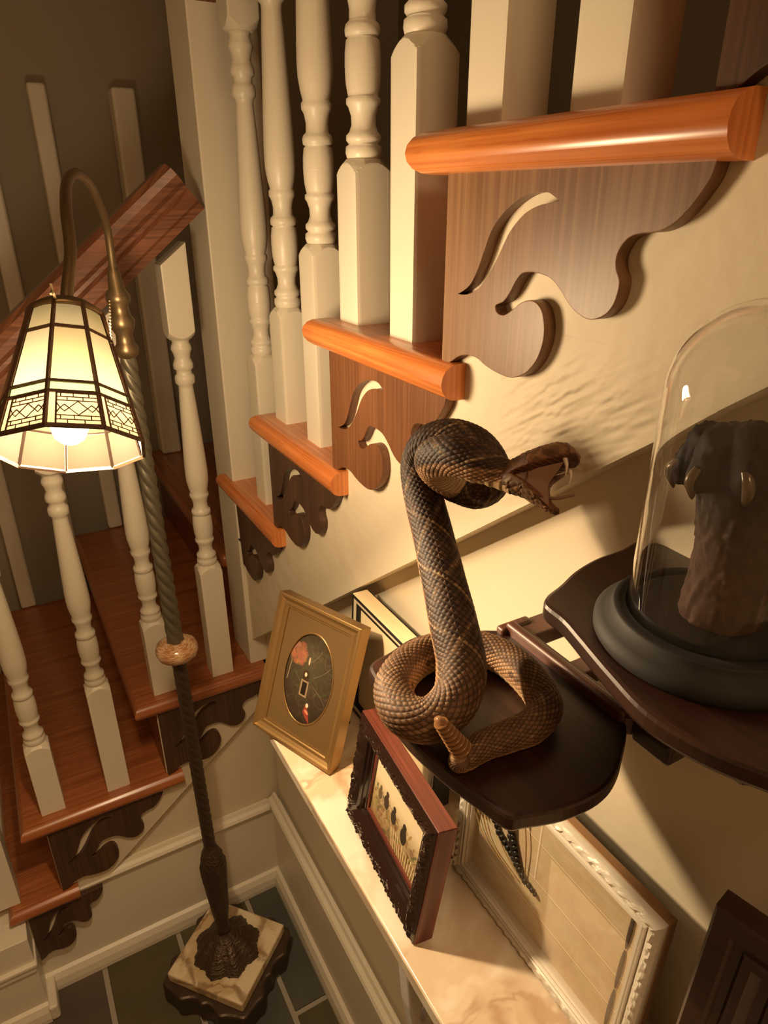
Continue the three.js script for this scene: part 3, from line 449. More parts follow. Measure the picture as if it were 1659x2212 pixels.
// ------------------------------------------------------------------ the mounted rattlesnake
{
  const sn = thing('rattlesnake', 'taxidermy rattlesnake rearing from its coil with open jaws on the walnut tray', 'snake', [0.93, TY, 0.12]);
  const O = [0.93, TY, 0.12];
  // tail -> head : x, y, z, radius, dorsal direction
  const path = [
    [0.9895, 1.3655, 0.1760, 0.0052, 0, 0.6, -1], [0.9890, 1.3560, 0.1765, 0.0070, 0.3, 0.6, 0.6], [0.9870, 1.3550, 0.1680, 0.0090, 0.5, 1, 0.3], [0.985, 1.3555, 0.153, 0.0100, 0.6, 1, 0.1], [0.987, 1.3565, 0.134, 0.0110, 0.6, 1, 0], [0.988, 1.3575, 0.114, 0.0121, 0.5, 1, -0.2], [0.978, 1.3583, 0.094, 0.0129, 0.2, 1, -0.4], [0.953, 1.3585, 0.084, 0.0131, 0, 1, -0.5], [0.918, 1.3585, 0.084, 0.0131, -0.2, 1, -0.4], [0.892, 1.3585, 0.100, 0.0131, -0.4, 1, -0.2], [0.885, 1.3590, 0.129, 0.0136, -0.5, 1, 0.1], [0.893, 1.3605, 0.159, 0.0142, -0.4, 1, 0.4], [0.914, 1.3625, 0.182, 0.0147, -0.1, 1, 0.6], [0.940, 1.3640, 0.189, 0.0153, 0.3, 1, 0.6], [0.956, 1.3660, 0.178, 0.0160, 0.6, 0.9, 0.5], [0.955, 1.3740, 0.157, 0.0172, 0.8, 0.7, 0.4], [0.939, 1.3860, 0.141, 0.0185, 0.85, 0.4, 0.4],
    [0.912, 1.403, 0.130, 0.0185, 0.8, 0.3, 0.45], [0.881, 1.423, 0.119, 0.0175, 0.8, 0.3, 0.45], [0.850, 1.445, 0.109, 0.0168, 0.8, 0.3, 0.45], [0.824, 1.468, 0.102, 0.0164, 0.7, 0.3, 0.55], [0.812, 1.489, 0.098, 0.016, 0.4, 0.6, 0.6], [0.818, 1.507, 0.092, 0.0158, 0.1, 0.8, 0.5], [0.832, 1.515, 0.082, 0.0154, 0.1, 1, 0.3], [0.850, 1.512, 0.072, 0.0152, 0.3, 1, 0], [0.862, 1.500, 0.066, 0.015, 0.8, 0.6, 0], [0.863, 1.485, 0.065, 0.0148, 0.7, -0.3, 0.2], [0.852, 1.476, 0.070, 0.0148, 0.3, -0.6, 0.6], [0.841, 1.482, 0.084, 0.0148, -0.3, 0.3, 0.8], [0.849, 1.500, 0.106, 0.0148, -0.6, 0.7, 0.6], [0.869, 1.517, 0.121, 0.0148, -0.2, 1, 0.5], [0.893, 1.527, 0.122, 0.0145, 0, 1, 0.4], [0.910, 1.527, 0.117, 0.0132, -0.1, 1, 0.2], [0.921, 1.5245, 0.111, 0.0110, -0.2, 0.9, 0], [0.929, 1.5225, 0.107, 0.0098, -0.3, 0.75, -0.3], [0.9365, 1.5215, 0.1030, 0.0102, -0.4, 0.6, -0.55]];
  const c = curve(path.map((p) => [p[0] - O[0], p[1] - O[1], p[2] - O[2]]), false, 0.5), L = c.getLength(), n = 1700, m = 132, N = path.length - 1;
  const pos = [], col = [], idx = [], q = V(0, 0, 0);
  const tan = [206, 166, 128], dark = [54, 37, 25], cream = [226, 198, 152], mid = [166, 126, 90];  // dark: dorsal blotches, deepened to paint in the neck's unlit front
  const lin = (v) => Math.pow(v / 255, 2.2);
  const A = (i, k) => path[i][k];
  for (let i = 0; i <= n; i++) {
    const u = i / n, t = c.getUtoTmapping(u, 0), p = c.getPoint(t), tg = c.getTangent(t), f = t * N, i0 = Math.min(N - 1, Math.floor(f)), w = f - i0, s = u * L;
    const r = lerp(A(i0, 3), A(i0 + 1, 3), w * w * (3 - 2 * w)), d = V(lerp(A(i0, 4), A(i0 + 1, 4), w), lerp(A(i0, 5), A(i0 + 1, 5), w), lerp(A(i0, 6), A(i0 + 1, 6), w));
    d.addScaledVector(tg, -d.dot(tg)).normalize(); const e = q.crossVectors(tg, d).clone();
    for (let j = 0; j <= m; j++) {
      const a = j / m * TAU, aa = Math.min(a, TAU - a), cs = Math.cos(a), si = Math.sin(a);
      const belly = sstep(2.15, 2.4, aa); let h, tone;
      const ci = a / TAU * 46, cj = s / 0.0029, q1 = fract(ci / 2 + cj / 2), q2 = fract(ci / 2 - cj / 2), dd = 2 * Math.min(q1, 1 - q1, q2, 1 - q2);
      const id = hash(Math.floor(ci / 2 + cj / 2), Math.floor(ci / 2 - cj / 2), 5);
      h = sstep(0, 0.6, dd) * 0.00050 + 0.00035 * (fract(q1 / 2 + (1 - q2) / 2)) * dd; const sc = fract(s / 0.0068); h = lerp(h, 0.0008 * sc - 0.0003, belly);
      const shrink = r < 0.011 ? r / 0.011 : 1, rr = r * (1 + 0.05 * Math.cos(2 * a)) + h * shrink;
      pos.push(p.x + rr * (d.x * cs + e.x * si), p.y + rr * (d.y * cs + e.y * si), p.z + rr * (d.z * cs + e.z * si));
      const w = Math.abs(fract(s / 0.052) - 0.5) * 2, D = Math.abs(w - aa / 1.35), D2 = Math.abs(w - (2.7 - aa) / 1.35), rear = sstep(0.40, 0.52, u), onBack = (1 - sstep(1.25, 1.5, aa)) * lerp(0.55, 1, rear);
      let k = mix3(mix3(mid, tan, 0.3 + 0.5 * id), mix3(dark, mid, 0.35 * id), onBack); const edge = sstep(0.10, 0.03, D) * (1 - sstep(1.3, 1.6, aa)), spot = sstep(0.22, 0.1, Math.hypot(w - 0.15, (aa - 1.75) / 1.1));
      k = mix3(k, cream, lerp(0.3, 0.62, rear) * edge * (0.4 + 0.6 * id)); k = mix3(k, dark, 0.55 * spot);
      k = mix3(k, cream, belly * 0.75); const gro = 0.5 + 0.5 * sstep(0, 0.4, dd); k = k.map((v) => v * lerp(gro, 0.75 + 0.25 * sstep(0.0, 0.2, sc), belly));
      col.push(0.78 * lin(k[0]), 0.73 * lin(k[1]), 0.70 * lin(k[2]));
    }
  }
  for (let i = 0; i < n; i++) for (let j = 0; j < m; j++) { const a = i * (m + 1) + j, b = a + m + 1; idx.push(a, a + 1, b, b, a + 1, b + 1); }
  const body = new THREE.BufferGeometry(); body.setAttribute('position', new THREE.Float32BufferAttribute(pos, 3)); body.setAttribute('color', new THREE.Float32BufferAttribute(col, 3)); body.setIndex(idx); body.computeVertexNormals();
  // head: axes F forward, U up, S side, two jaws opened about the jaw joint
  const J = V(0.9365 - O[0], 1.5215 - O[1], 0.1030 - O[2]), F = V(0.841, 0.044, -0.539).normalize(), U0 = V(-0.370, 0.770, -0.517), S = V().crossVectors(F, U0).normalize(), U = V().crossVectors(S, F).normalize();
  function V3(f, u, s) { return J.clone().addScaledVector(F, f).addScaledVector(U, u).addScaledVector(S, s); }
  function jaw(sections, ang, flip, colf) {                               // sections: [f, halfwidth, thick, mid]; the inner face is flat (mouth side)
    const P = [], C = [], I = [], K = 56, ca = Math.cos(ang), sa = Math.sin(ang), sub = 16, rows = [];
    for (let i = 0; i < sections.length - 1; i++) for (let k = 0; k < (i === sections.length - 2 ? sub + 1 : sub); k++) { const t = k / sub; rows.push(sections[i].map((v, z) => lerp(v, sections[i + 1][z], t * t * (3 - 2 * t)))); }
    rows.forEach((sc) => { sc[1] *= 1.1; sc[2] *= 1.15; }); rows.forEach((sc, i) => { for (let j = 0; j <= K; j++) { const a = j / K * TAU, y = Math.sin(a), x = Math.cos(a); const out = y > 0 ? y * sc[2] : y * 0.0022; const la = fract(j / 5.6 + i / 9), lb = fract(j / 5.6 - i / 9), bump = y > 0 ? 0.0007 * sstep(0, 0.6, 2 * Math.min(la, 1 - la, lb, 1 - lb)) - 0.0002 : 0.0003 * Math.sin(i * 1.3 + j); const f0 = sc[0], u0 = flip * (out + bump) + sc[3]; const f = f0 * ca - u0 * sa, u = f0 * sa + u0 * ca; const v = V3(f, u, x * sc[1]); P.push(v.x, v.y, v.z); const k = colf(sc[0], y, hash(Math.floor(j / 5.6 + i / 9), Math.floor(j / 5.6 - i / 9), 3)); C.push(0.6 * lin(k[0]), 0.56 * lin(k[1]), 0.54 * lin(k[2])); } });
    for (let i = 0; i < rows.length - 1; i++) for (let j = 0; j < K; j++) { const a = i * (K + 1) + j, b = a + K + 1; I.push(a, b, a + 1, b, b + 1, a + 1); }
    const e0 = P.length / 3; const vv = V3(...(() => { const sc = rows[rows.length - 1], f0 = sc[0] + 0.002, u0 = sc[3]; return [f0 * ca - u0 * sa, f0 * sa + u0 * ca, 0]; })()); P.push(vv.x, vv.y, vv.z); C.push(C[C.length - 3], C[C.length - 2], C[C.length - 1]); const a0 = (rows.length - 1) * (K + 1); for (let j = 0; j < K; j++) I.push(a0 + j, e0, a0 + j + 1);
    const g = new THREE.BufferGeometry(); g.setAttribute('position', new THREE.Float32BufferAttribute(P, 3)); g.setAttribute('color', new THREE.Float32BufferAttribute(C, 3)); g.setIndex(I); g.computeVertexNormals(); return g;
  }
  const skin = (f, y, h) => y > 0.05 ? mix3([96, 68, 46], [158, 118, 80], h) : mix3([112, 70, 46], [134, 88, 58], h);
  const up = jaw([[-0.008, 0.0085, 0.0082, 0.001], [0.002, 0.0125, 0.0100, 0.001], [0.012, 0.0155, 0.0120, 0.0], [0.022, 0.0142, 0.0125, 0.0], [0.032, 0.0125, 0.0120, 0.0], [0.0385, 0.0108, 0.0096, -0.0005], [0.0415, 0.0070, 0.0050, 0.0]], 0.50, 1, skin);
  const lo = jaw([[-0.008, 0.0085, 0.0082, -0.001], [0.002, 0.0118, 0.0078, -0.001], [0.011, 0.0130, 0.0054, 0], [0.021, 0.0105, 0.0044, 0], [0.030, 0.0066, 0.0034, 0], [0.036, 0.0028, 0.0018, 0]], -0.53, -1, skin);
  const whole = mergeGeometries([body, up, lo].map((g) => { const h = g.toNonIndexed(); return h; }));
  const skinMat = phys({ vertexColors: true, roughness: 0.62, specularIntensity: 0.7 });
  mesh('body', whole, skinMat, sn);
  // mouth lining stretched between the jaws
  { const tri = [], pt = (f, ang, s) => V3(f * Math.cos(ang), f * Math.sin(ang), s).toArray(), ST = 8;
    for (const sd of [-1, 1]) for (let k = 0; k < ST; k++) { const a0 = lerp(-0.58, 0.38, k / ST), a1 = lerp(-0.58, 0.38, (k + 1) / ST), rr = (a) => 0.033 - 0.010 * Math.sin(Math.PI * clamp((a + 0.58) / 0.96)); tri.push(pt(0.000, a0, sd * 0.0095), pt(rr(a0), a0, sd * (0.0100 - 0.0065 * Math.sin(Math.PI * k / ST))), pt(rr(a1), a1, sd * (0.0100 - 0.0065 * Math.sin(Math.PI * (k + 1) / ST))), pt(0, a0, sd * 0.0095), pt(rr(a1), a1, sd * (0.0100 - 0.0065 * Math.sin(Math.PI * (k + 1) / ST))), pt(0, a1, sd * 0.0095)); }
    for (let k = 0; k < ST; k++) { const a0 = lerp(-0.6, 0.4, k / ST), a1 = lerp(-0.6, 0.4, (k + 1) / ST); tri.push(pt(0.010, a0, -0.0105), pt(0.010, a0, 0.0105), pt(0.010, a1, 0.0105), pt(0.010, a0, -0.0105), pt(0.010, a1, 0.0105), pt(0.010, a1, -0.0105)); }
    const tongue = tube([V3(0.008, -0.004, 0).toArray(), V3(0.026, -0.010, 0.001).toArray(), V3(0.040, -0.006, 0.0015).toArray()], 0.0011, 16, 6);
    mesh('mouth_lining', [raw(tri, 1.0), tongue], M.lining, sn); }
  for (const sd of [-1, 1]) { const a = 0.50, b = (f, u, s) => V3(f * Math.cos(a) - u * Math.sin(a), f * Math.sin(a) + u * Math.cos(a), s).toArray(); const g = sweep([b(0.034, -0.001, sd * 0.0085), b(0.0335, -0.007, sd * 0.0088), b(0.031, -0.0125, sd * 0.008)], (t) => 0.0016 * (1 - t) + 0.0003, 12, 8); mesh('fang', g, M.ivory, sn); }
  for (const sd of [-1, 1]) { const a = 0.50, g = new THREE.SphereGeometry(0.0019, 12, 10); const p = V3(0.028 * Math.cos(a) - 0.0062 * Math.sin(a), 0.028 * Math.sin(a) + 0.0062 * Math.cos(a), sd * 0.0110); g.translate(p.x, p.y, p.z); mesh('eye', g, M.black, sn); }
  // rattle
  { const ringsL = []; const pr = []; for (let i = 0; i < 8; i++) { const y = i * 0.0034, r = 0.0088 - 0.00042 * i; pr.push([r * 0.62, y], [r * 0.95, y + 0.0005], [r, y + 0.0014], [r * 0.93, y + 0.0024], [r * 0.62, y + 0.0031]); } pr.push([0.003, 0.0298], [0, 0.0305]); pr.unshift([0, -0.001]);
    const g = lathe(pr, 24); g.scale(1.15, 0.95, 0.85); const dir = V(-0.010, 0.022, 0.012).normalize(); g.applyQuaternion(new THREE.Quaternion().setFromUnitVectors(V(0, 1, 0), dir)); g.translate(0.9895 - O[0], 1.3660 - O[1], 0.1755 - O[2]);
    const o = mesh('rattle', g, phys({ color: new THREE.Color().setRGB(0.26, 0.12, 0.045), roughness: 0.3, clearcoat: 0.4 }), sn); o.userData.label = 'ringed amber rattle at the tail tip'; }
}

// ------------------------------------------------------------------ glass dome over a mounted paw
const DC = [1.062, DY, 0.058];
{
  const b = thing('dome_base', 'round dark turned wooden base under the glass dome', 'base', DC);
  mesh('plinth', lathe([[0, 0], [0.062, 0], [0.064, 0.003], [0.064, 0.008], [0.060, 0.012], [0.056, 0.014], [0.0545, 0.018], [0.0535, 0.0195], [0.0475, 0.0195], [0.0475, 0.016], [0.044, 0.016], [0.044, 0.019], [0, 0.019]], 72), phys({ color: new THREE.Color().setRGB(0.010, 0.008, 0.006), roughness: 0.75, clearcoat: 0.05, clearcoatRoughness: 0.5 }), b);
  const d = thing('glass_dome', 'tall clear glass dome cloche covering the dark furry paw', 'dome', [DC[0], DC[1] + 0.0162, DC[2]]);
  const pr = [[0.0464, 0], [0.0464, 0.13]]; for (let i = 1; i <= 16; i++) { const a = i / 16 * Math.PI / 2; pr.push([0.0464 * Math.cos(a), 0.13 + 0.0464 * Math.sin(a)]); }
  const inn = pr.map((p) => [Math.max(0, p[0] - 0.0012 * (p[0] > 1e-6 ? 1 : 0)), p[1] - (p[1] > 0.13 ? 0.0012 * (p[1] - 0.13) / 0.0464 : 0)]).reverse();
  mesh('glass', lathe([...pr, ...inn, pr[0]], 72), phys({ color: 0xffffff, transmission: 1, roughness: 0, ior: 1.5, thickness: 0.0012, specularIntensity: 1 }), d);
}
{
  const p = thing('animal_paw', 'dark furry mounted animal paw with pale claws inside the glass dome', 'taxidermy paw', [DC[0], DY + 0.019, DC[2]]);
  // signed distance: forearm, clenched toes
  const caps = [[[0.004, 0.0, 0], [0.004, 0.055, 0], 0.0215, 0.018], [[0.004, 0.055, 0], [0, 0.088, 0.002], 0.018, 0.025]];
  const toes = []; for (let i = 0; i < 5; i++) { const a = -1.3 + i * 0.62, ang = -2.5 + i * 0.78, cx = Math.cos(ang) * 0.021, cz = -Math.sin(ang) * 0.021, hy = 0.108 - 0.004 * Math.abs(i - 2); toes.push([[cx * 0.5, 0.086, cz * 0.5], [cx * 0.95, hy, cz * 0.95], 0.0110, 0.0098], [[cx * 0.95, hy, cz * 0.95], [cx * 1.36, hy - 0.017, cz * 1.36], 0.0100, 0.0078]); }
  const sdCap = (P, [a, b, ra, rb]) => { const ab = [b[0] - a[0], b[1] - a[1], b[2] - a[2]], ap = [P[0] - a[0], P[1] - a[1], P[2] - a[2]], h = clamp((ap[0] * ab[0] + ap[1] * ab[1] + ap[2] * ab[2]) / (ab[0] ** 2 + ab[1] ** 2 + ab[2] ** 2)); return Math.hypot(ap[0] - ab[0] * h, ap[1] - ab[1] * h, ap[2] - ab[2] * h) - lerp(ra, rb, h); };
  const smin = (a, b, k) => { const h = Math.max(k - Math.abs(a - b), 0) / k; return Math.min(a, b) - h * h * k / 4; };
  const res = 84, mc = new MarchingCubes(res, M.black, false, false, 120000); mc.isolation = 0; const half = 0.068, cy = 0.060;
  for (let k = 0; k < res; k++) for (let j = 0; j < res; j++) for (let i = 0; i < res; i++) {
    const P = [(i - res / 2) / (res / 2) * half, cy + (j - res / 2) / (res / 2) * half, (k - res / 2) / (res / 2) * half];
    let d = 1; for (const c of caps) d = smin(d, sdCap(P, c), 0.012); for (const c of toes) d = smin(d, sdCap(P, c), 0.0028);
    d += 0.0022 * (noise3(P[0] * 900, P[1] * 260, P[2] * 900) - 0.5) + 0.0016 * (noise3(P[0] * 300 + 7, P[1] * 120, P[2] * 300) - 0.5);
    mc.field[i + j * res + k * res * res] = -Math.max(d, -P[1] + 0.0005);
  }
  mc.update(); const cnt = mc.count, pp = new Float32Array(cnt * 3), nn = new Float32Array(cnt * 3), cc = new Float32Array(cnt * 3);
  for (let i = 0; i < cnt; i++) { for (let a = 0; a < 3; a++) { pp[3 * i + a] = mc.positionArray[3 * i + a] * half + (a === 1 ? cy : 0); nn[3 * i + a] = mc.normalArray[3 * i + a]; } const y = pp[3 * i + 1], t = sstep(0.035, 0.085, y), f = 0.6 + 0.8 * noise3(pp[3 * i] * 700, y * 220, pp[3 * i + 2] * 700); const base = mix3([0.085, 0.036, 0.020], [0.018, 0.010, 0.006], t); cc[3 * i] = base[0] * f; cc[3 * i + 1] = base[1] * f; cc[3 * i + 2] = base[2] * f; }
  const g = new THREE.BufferGeometry(); g.setAttribute('position', new THREE.BufferAttribute(pp, 3)); g.setAttribute('normal', new THREE.BufferAttribute(nn, 3)); g.setAttribute('color', new THREE.BufferAttribute(cc, 3));
  mesh('fur', g, std({ vertexColors: true, roughness: 0.7 }), p);
  const claw = phys({ color: new THREE.Color().setRGB(0.17, 0.115, 0.06), roughness: 0.25, clearcoat: 0.6 });
  for (let i = 0; i < 5; i++) { const b = toes[2 * i + 1][1], a = toes[2 * i + 1][0]; const dx = b[0] * 0.45, dz = b[2] * 0.45; const g2 = sweep([[b[0], b[1] + 0.006, b[2] + 0.004 * Math.sign(b[2] || 1)], [b[0] + dx * 0.55, b[1] - 0.001, b[2] + dz * 0.55], [b[0] + dx * 0.3, b[1] - 0.011, b[2] + dz * 0.3]], (t) => 0.0031 * Math.sqrt(Math.max(0.02, Math.sin(Math.PI * (0.25 + 0.75 * t)))), 20, 12); mesh('claw', g2, claw, p); }
}

// ------------------------------------------------------------------ stained-glass floor lamp
{
  const BX = 0.18, BZ0 = 0.195;
  const lp = thing('floor_lamp', 'lit antique floor lamp with stained glass shade, twisted pole and marble base in the corner', 'floor lamp', [BX, 0, BZ0]);
  // foot: dark metal plinth with scalloped feet, marble slab, rosette mound
  const foot = shape(Array.from({ length: 48 }, (_, i) => { const a = i / 48 * TAU, r = 0.128 + 0.018 * Math.cos(4 * a - Math.PI) + 0.005 * Math.cos(16 * a); return [r * Math.cos(a), r * Math.sin(a)]; }), true);
  { const g = extrude(foot, 0.05, 0.006); g.rotateX(-Math.PI / 2); g.rotateY(-0.87 + Math.PI / 4 + Math.PI / 4); g.translate(0, 0.008, 0); mesh('plinth', clean(g), M.bronze, lp); }
  { const s = new RoundedBoxGeometry(0.196, 0.028, 0.196, 3, 0.005); s.rotateY(-0.87); s.translate(0, 0.078, 0); mesh('marble_slab', metric(clean(s), 'x'), M.marbleBase, lp); }
  { const pos = [], n = 28, m = 72; const pr = [[0.072, 0], [0.072, 0.006], [0.066, 0.018], [0.052, 0.034], [0.034, 0.048], [0.02, 0.058], [0.014, 0.066]]; const g = lathe(pr, m), p = g.attributes.position; for (let i = 0; i < p.count; i++) { const x = p.getX(i), y = p.getY(i), z = p.getZ(i), a = Math.atan2(z, x), r = Math.hypot(x, z), k = 1 + (r > 0.03 ? 0.07 * Math.cos(8 * a) + 0.03 * Math.cos(24 * a + y * 300) : 0); p.setXYZ(i, x * k, y, z * k); } g.computeVertexNormals(); g.translate(0, 0.092, 0); mesh('rosette_mound', g, M.bronze, lp); }
  const lean = (y) => [-0.010 * (y - 0.1), y, 0.010 * y];
  const seg = (pr, name, m2, sides = 24) => { const g = lathe(pr, sides); const p = g.attributes.position; for (let i = 0; i < p.count; i++) { const y = p.getY(i), l = lean(y); p.setX(i, p.getX(i) + l[0]); p.setZ(i, p.getZ(i) + l[2]); } g.computeVertexNormals(); return mesh(name, g, m2, lp); };
  seg([[0.012, 0.150], [0.017, 0.160], [0.014, 0.175], [0.013, 0.19], [0.018, 0.215], [0.025, 0.30], [0.029, 0.355], [0.029, 0.38], [0.024, 0.395], [0.024, 0.405], [0.017, 0.42], [0.0125, 0.432]], 'vase_knop', M.bronze, 8);
  const twist = (y0, y1, r0, r1, amp, turns, lobes, name, m2) => { const g = sweep([lean(y0), lean(lerp(y0, y1, 0.33)), lean(lerp(y0, y1, 0.66)), lean(y1)], (t) => lerp(r0, r1, t), 260, 40, (t, a) => amp * Math.abs(Math.cos(lobes * (a + t * turns * TAU) / 2)) - amp * 0.5); return mesh(name, g, m2, lp); };
  twist(0.43, 0.925, 0.0125, 0.0125, 0.0013, 6, 4, 'lower_pole', M.bronze);
  seg([[0, 0.920], [0.022, 0.921], [0.034, 0.927], [0.0375, 0.936], [0.0375, 0.942], [0.034, 0.951], [0.024, 0.957], [0, 0.958]], 'onyx_disc', M.onyx, 48);
  twist(0.957, 1.48, 0.0135, 0.0110, 0.003, 5, 4, 'upper_pole', M.pole);
  seg([[0.011, 1.47], [0.016, 1.475], [0.018, 1.485], [0.013, 1.492], [0.012, 1.505], [0.017, 1.515], [0.019, 1.525], [0.014, 1.533], [0.012, 1.545], [0.017, 1.553], [0.017, 1.562], [0.011, 1.57], [0.009, 1.59], [0.006, 1.60], [0, 1.602]], 'turned_collar', M.brass, 32);
  const l0 = lean(1.595);
  mesh('gooseneck_arm', sweep([l0, [0.005, 1.655, 0.019], [0.055, 1.700, 0.037], [0.140, 1.715, 0.063], [0.240, 1.705, 0.088], [0.310, 1.680, 0.102], [0.347, 1.645, 0.109], [0.374, 1.612, 0.121], [0.3862, 1.5935, 0.1263]], (t) => 0.0055, 120, 14), M.brass, lp);
  // shade: group axis along -y of its own, hung from the arm and tilted towards the room
  const apex = V(0.5674 - BX, 1.5920, 0.3217 - BZ0), axis = V(0.57694, -0.79526, 0.18650).normalize();
  const sh = new THREE.Group(); sh.name = 'lamp_shade'; sh.position.copy(apex); sh.quaternion.setFromUnitVectors(V(0, -1, 0), axis); lp.add(sh);
  const NP = 9, HH = 0.125, RT = 0.031, RB = 0.0618, rot = 0.35;
  const ringAt = (f) => lerp(RT, RB, f), pt = (i, f, o = 0) => { const a = rot + i / NP * TAU, r = ringAt(f) + o; return V(r * Math.cos(a), -HH * f, r * Math.sin(a)); };
  const bar = (a, b, w, h = w) => { const d = V().subVectors(b, a), L = d.length(), g = new THREE.BoxGeometry(w, L, h); g.applyQuaternion(new THREE.Quaternion().setFromUnitVectors(V(0, 1, 0), d.normalize())); const mdp = V().addVectors(a, b).multiplyScalar(0.5); g.translate(mdp.x, mdp.y, mdp.z); return g; };
  const rows = [0.02, 0.22, 0.665, 0.745, 1.0];
  const quad = (A, B, C, D) => { const t = [A, B, C, A, C, D].map((v) => v.toArray()); return metric(raw(t), 'x'); };
  for (let i = 0; i < NP; i++) {
    for (let r = 0; r < 4; r++) {
      const jit = r === 0 || r === 1 ? 0 : 0, f0 = rows[r] + jit, f1 = rows[r + 1];
      const mats = r === 2 ? M.glassGreen : r === 3 ? M.glassAmber : M.glassCream;
      mesh('glass_pane', quad(pt(i, f0), pt(i + 1, f0), pt(i + 1, f1), pt(i, f1)), mats[(i * 2 + r) % mats.length], sh);
    }
    // filigree band on the lowest panes
    const bl = (u, v) => { const f = lerp(rows[3], 1.0, v), A = pt(i, f, 0.0012), B = pt(i + 1, f, 0.0012); return A.lerp(B, u); }, w = 0.0007, Lf = [];
    for (const v of [0.05, 0.16, 0.27, 0.70, 0.82, 0.94]) Lf.push(bar(bl(0.02, v), bl(0.82, v), w));
    for (const [v0, v1, us] of [[0.05, 0.16, [0.2, 0.5, 0.74]], [0.16, 0.27, [0.32, 0.62]], [0.70, 0.82, [0.2, 0.5, 0.74]], [0.82, 0.94, [0.32, 0.62]]]) for (const u of us) Lf.push(bar(bl(u, v0), bl(u, v1), w));
    Lf.push(bar(bl(0.82, 0.02), bl(0.82, 0.98), w * 1.6));
    const dia = (cu, cv, du, dv) => { const p = [[cu - du, cv], [cu, cv - dv], [cu + du, cv], [cu, cv + dv]]; for (let k = 0; k < 4; k++) Lf.push(bar(bl(...p[k]), bl(...p[(k + 1) % 4]), w)); };
    dia(0.42, 0.485, 0.17, 0.20); dia(0.17, 0.485, 0.08, 0.10); dia(0.67, 0.485, 0.08, 0.10);
    Lf.push(bar(bl(0.02, 0.33), bl(0.09, 0.485), w), bar(bl(0.02, 0.64), bl(0.09, 0.485), w), bar(bl(0.75, 0.485), bl(0.82, 0.33), w), bar(bl(0.75, 0.485), bl(0.82, 0.64), w));
    mesh('filigree', Lf, M.lead, sh);
  }
  const came = [], inner = []; for (let i = 0; i < NP; i++) { came.push(bar(pt(i, 0, 0.0012), pt(i, 1.003, 0.0012), 0.0031, 0.0022)); inner.push(bar(pt(i, 0.02, -0.0010), pt(i, 1.0, -0.0010), 0.0026, 0.0014)); for (let r = 1; r < 5; r++) { came.push(bar(pt(i, rows[r], 0.0012), pt(i + 1, rows[r], 0.0012), r === 4 ? 0.0031 : 0.0023)); if (r < 4) inner.push(bar(pt(i, rows[r], -0.0008), pt(i + 1, rows[r], -0.0008), 0.0018, 0.0012)); } }
  mesh('lead_came', came, M.lead, sh); mesh('inner_came', inner, M.patina, sh);
  const K = 0.66, sc = (g) => g.scale(K, K, K);
  mesh('shade_ring', sc(lathe([[0.010, 0.022], [0.020, 0.021], [0.038, 0.012], [0.047, 0.004], [0.0505, 0.001], [0.0505, -0.004], [0.0475, -0.006], [0.046, -0.002], [0.037, 0.009], [0.02, 0.018], [0.01, 0.0195]], 40)), M.brass, sh);
  for (const a of [0.3, 2.6]) { const c = Math.cos(a), s = Math.sin(a), o = V(0.0505 * c, -0.001, 0.0505 * s), e = V(0.066 * c, 0.0, 0.066 * s); mesh('thumb_screw', sc(merge([bar(o, e, 0.003), bar(e, V(0.072 * c, 0.008, 0.072 * s), 0.003), bar(e, V(0.072 * c, -0.007, 0.072 * s), 0.003)])), M.brass, sh); }
  { const L = []; for (let i = 0; i < 14; i++) { const g = new THREE.SphereGeometry(0.0019, 8, 6); g.translate(0.034, 0.010 - i * 0.0048 + 0.004, -0.052); L.push(g); } mesh('pull_chain', sc(merge(L)), M.brass, sh); }
  mesh('socket', sc(lathe([[0.009, 0.02], [0.012, 0.0], [0.014, -0.03], [0.016, -0.075], [0.015, -0.088], [0.010, -0.088], [0, -0.086]], 24)), M.brass, sh);
  const bulb = mesh('light_bulb', sc(lathe([[0, -0.182], [0.010, -0.180], [0.0185, -0.173], [0.0235, -0.160], [0.0245, -0.150], [0.022, -0.132], [0.016, -0.114], [0.0135, -0.098], [0.0135, -0.086], [0, -0.086]], 32)), std({ color: 0xffffff, emissive: LAMP_COLOR, emissiveIntensity: BULB_GLOW, roughness: 0.5 }), sh);
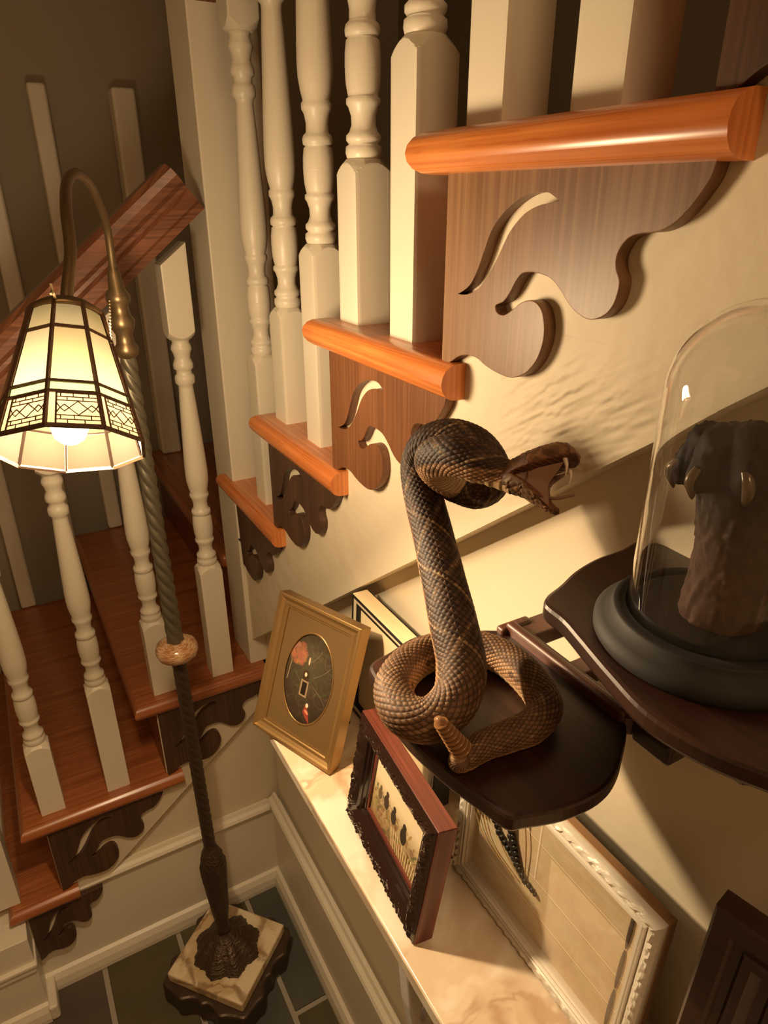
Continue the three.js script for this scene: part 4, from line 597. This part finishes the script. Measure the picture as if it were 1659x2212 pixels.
  for (let i = 0; i < NP; i++) {                                            // each column of panes sends its light outwards from just in front of the glass
    const c = new THREE.Vector3(); for (const [a, f] of [[i, 0.06], [i + 1, 0.06], [i, 0.97], [i + 1, 0.97]]) c.add(pt(a, f)); c.multiplyScalar(0.25);
    const n = V().crossVectors(V().subVectors(pt(i + 1, 0.5), pt(i, 0.5)), V().subVectors(pt(i, 1), pt(i, 0))).normalize(); if (n.dot(V(c.x, 0, c.z)) < 0) n.negate();
    const r = new THREE.RectAreaLight(LAMP_COLOR, SHADE_RADIANCE, 0.026, 0.106); r.position.copy(c).addScaledVector(n, 0.004);
    const up = V().subVectors(pt(i, 0), pt(i, 1)).add(V().subVectors(pt(i + 1, 0), pt(i + 1, 1))).normalize(), zx = n.clone().negate(), xx = V().crossVectors(up, zx).normalize();
    r.quaternion.setFromRotationMatrix(new THREE.Matrix4().makeBasis(xx, V().crossVectors(zx, xx), zx)); sh.add(r);
  }
  const light = new THREE.PointLight(LAMP_COLOR, LAMP_INTENSITY, 0, 2); light.position.set(0, -0.103, 0); light.castShadow = true; light.shadow.radius = 0.7; light.shadow.mapSize.set(2048, 2048); sh.add(light);
  mesh('power_cord', tube([[0.085, 0.012, 0.10], [0.13, 0.006, 0.10], [0.17, 0.0055, 0.075], [0.22, 0.0055, 0.09], [0.30, 0.0055, 0.16]], 0.0028, 60, 8), M.rubber, lp);
}
// ------------------------------------------------------------------ added fill light in the shape of a ceiling fixture, behind the camera
{
  const c = thing('added_fill_light', 'unseen added fill light shaped as a round frosted ceiling fixture', 'fill light', [2.1, 3.2, 0.5]);
  mesh('canopy', lathe([[0, 0], [0.24, 0], [0.25, -0.012], [0.24, -0.022], [0, -0.022]], 48), M.brass, c);
  mesh('diffuser', lathe([[0.225, -0.022], [0.222, -0.045], [0.19, -0.065], [0.12, -0.08], [0, -0.085]], 48), std({ color: 0xffffff, emissive: FILL_COLOR, emissiveIntensity: 0.5, roughness: 0.6 }), c);
  const r = new THREE.RectAreaLight(FILL_COLOR, FILL_RADIANCE, 0.4, 0.4); r.position.set(0, -0.095, 0); r.rotation.x = -Math.PI / 2; c.add(r);
}
renderer.render(scene, camera);
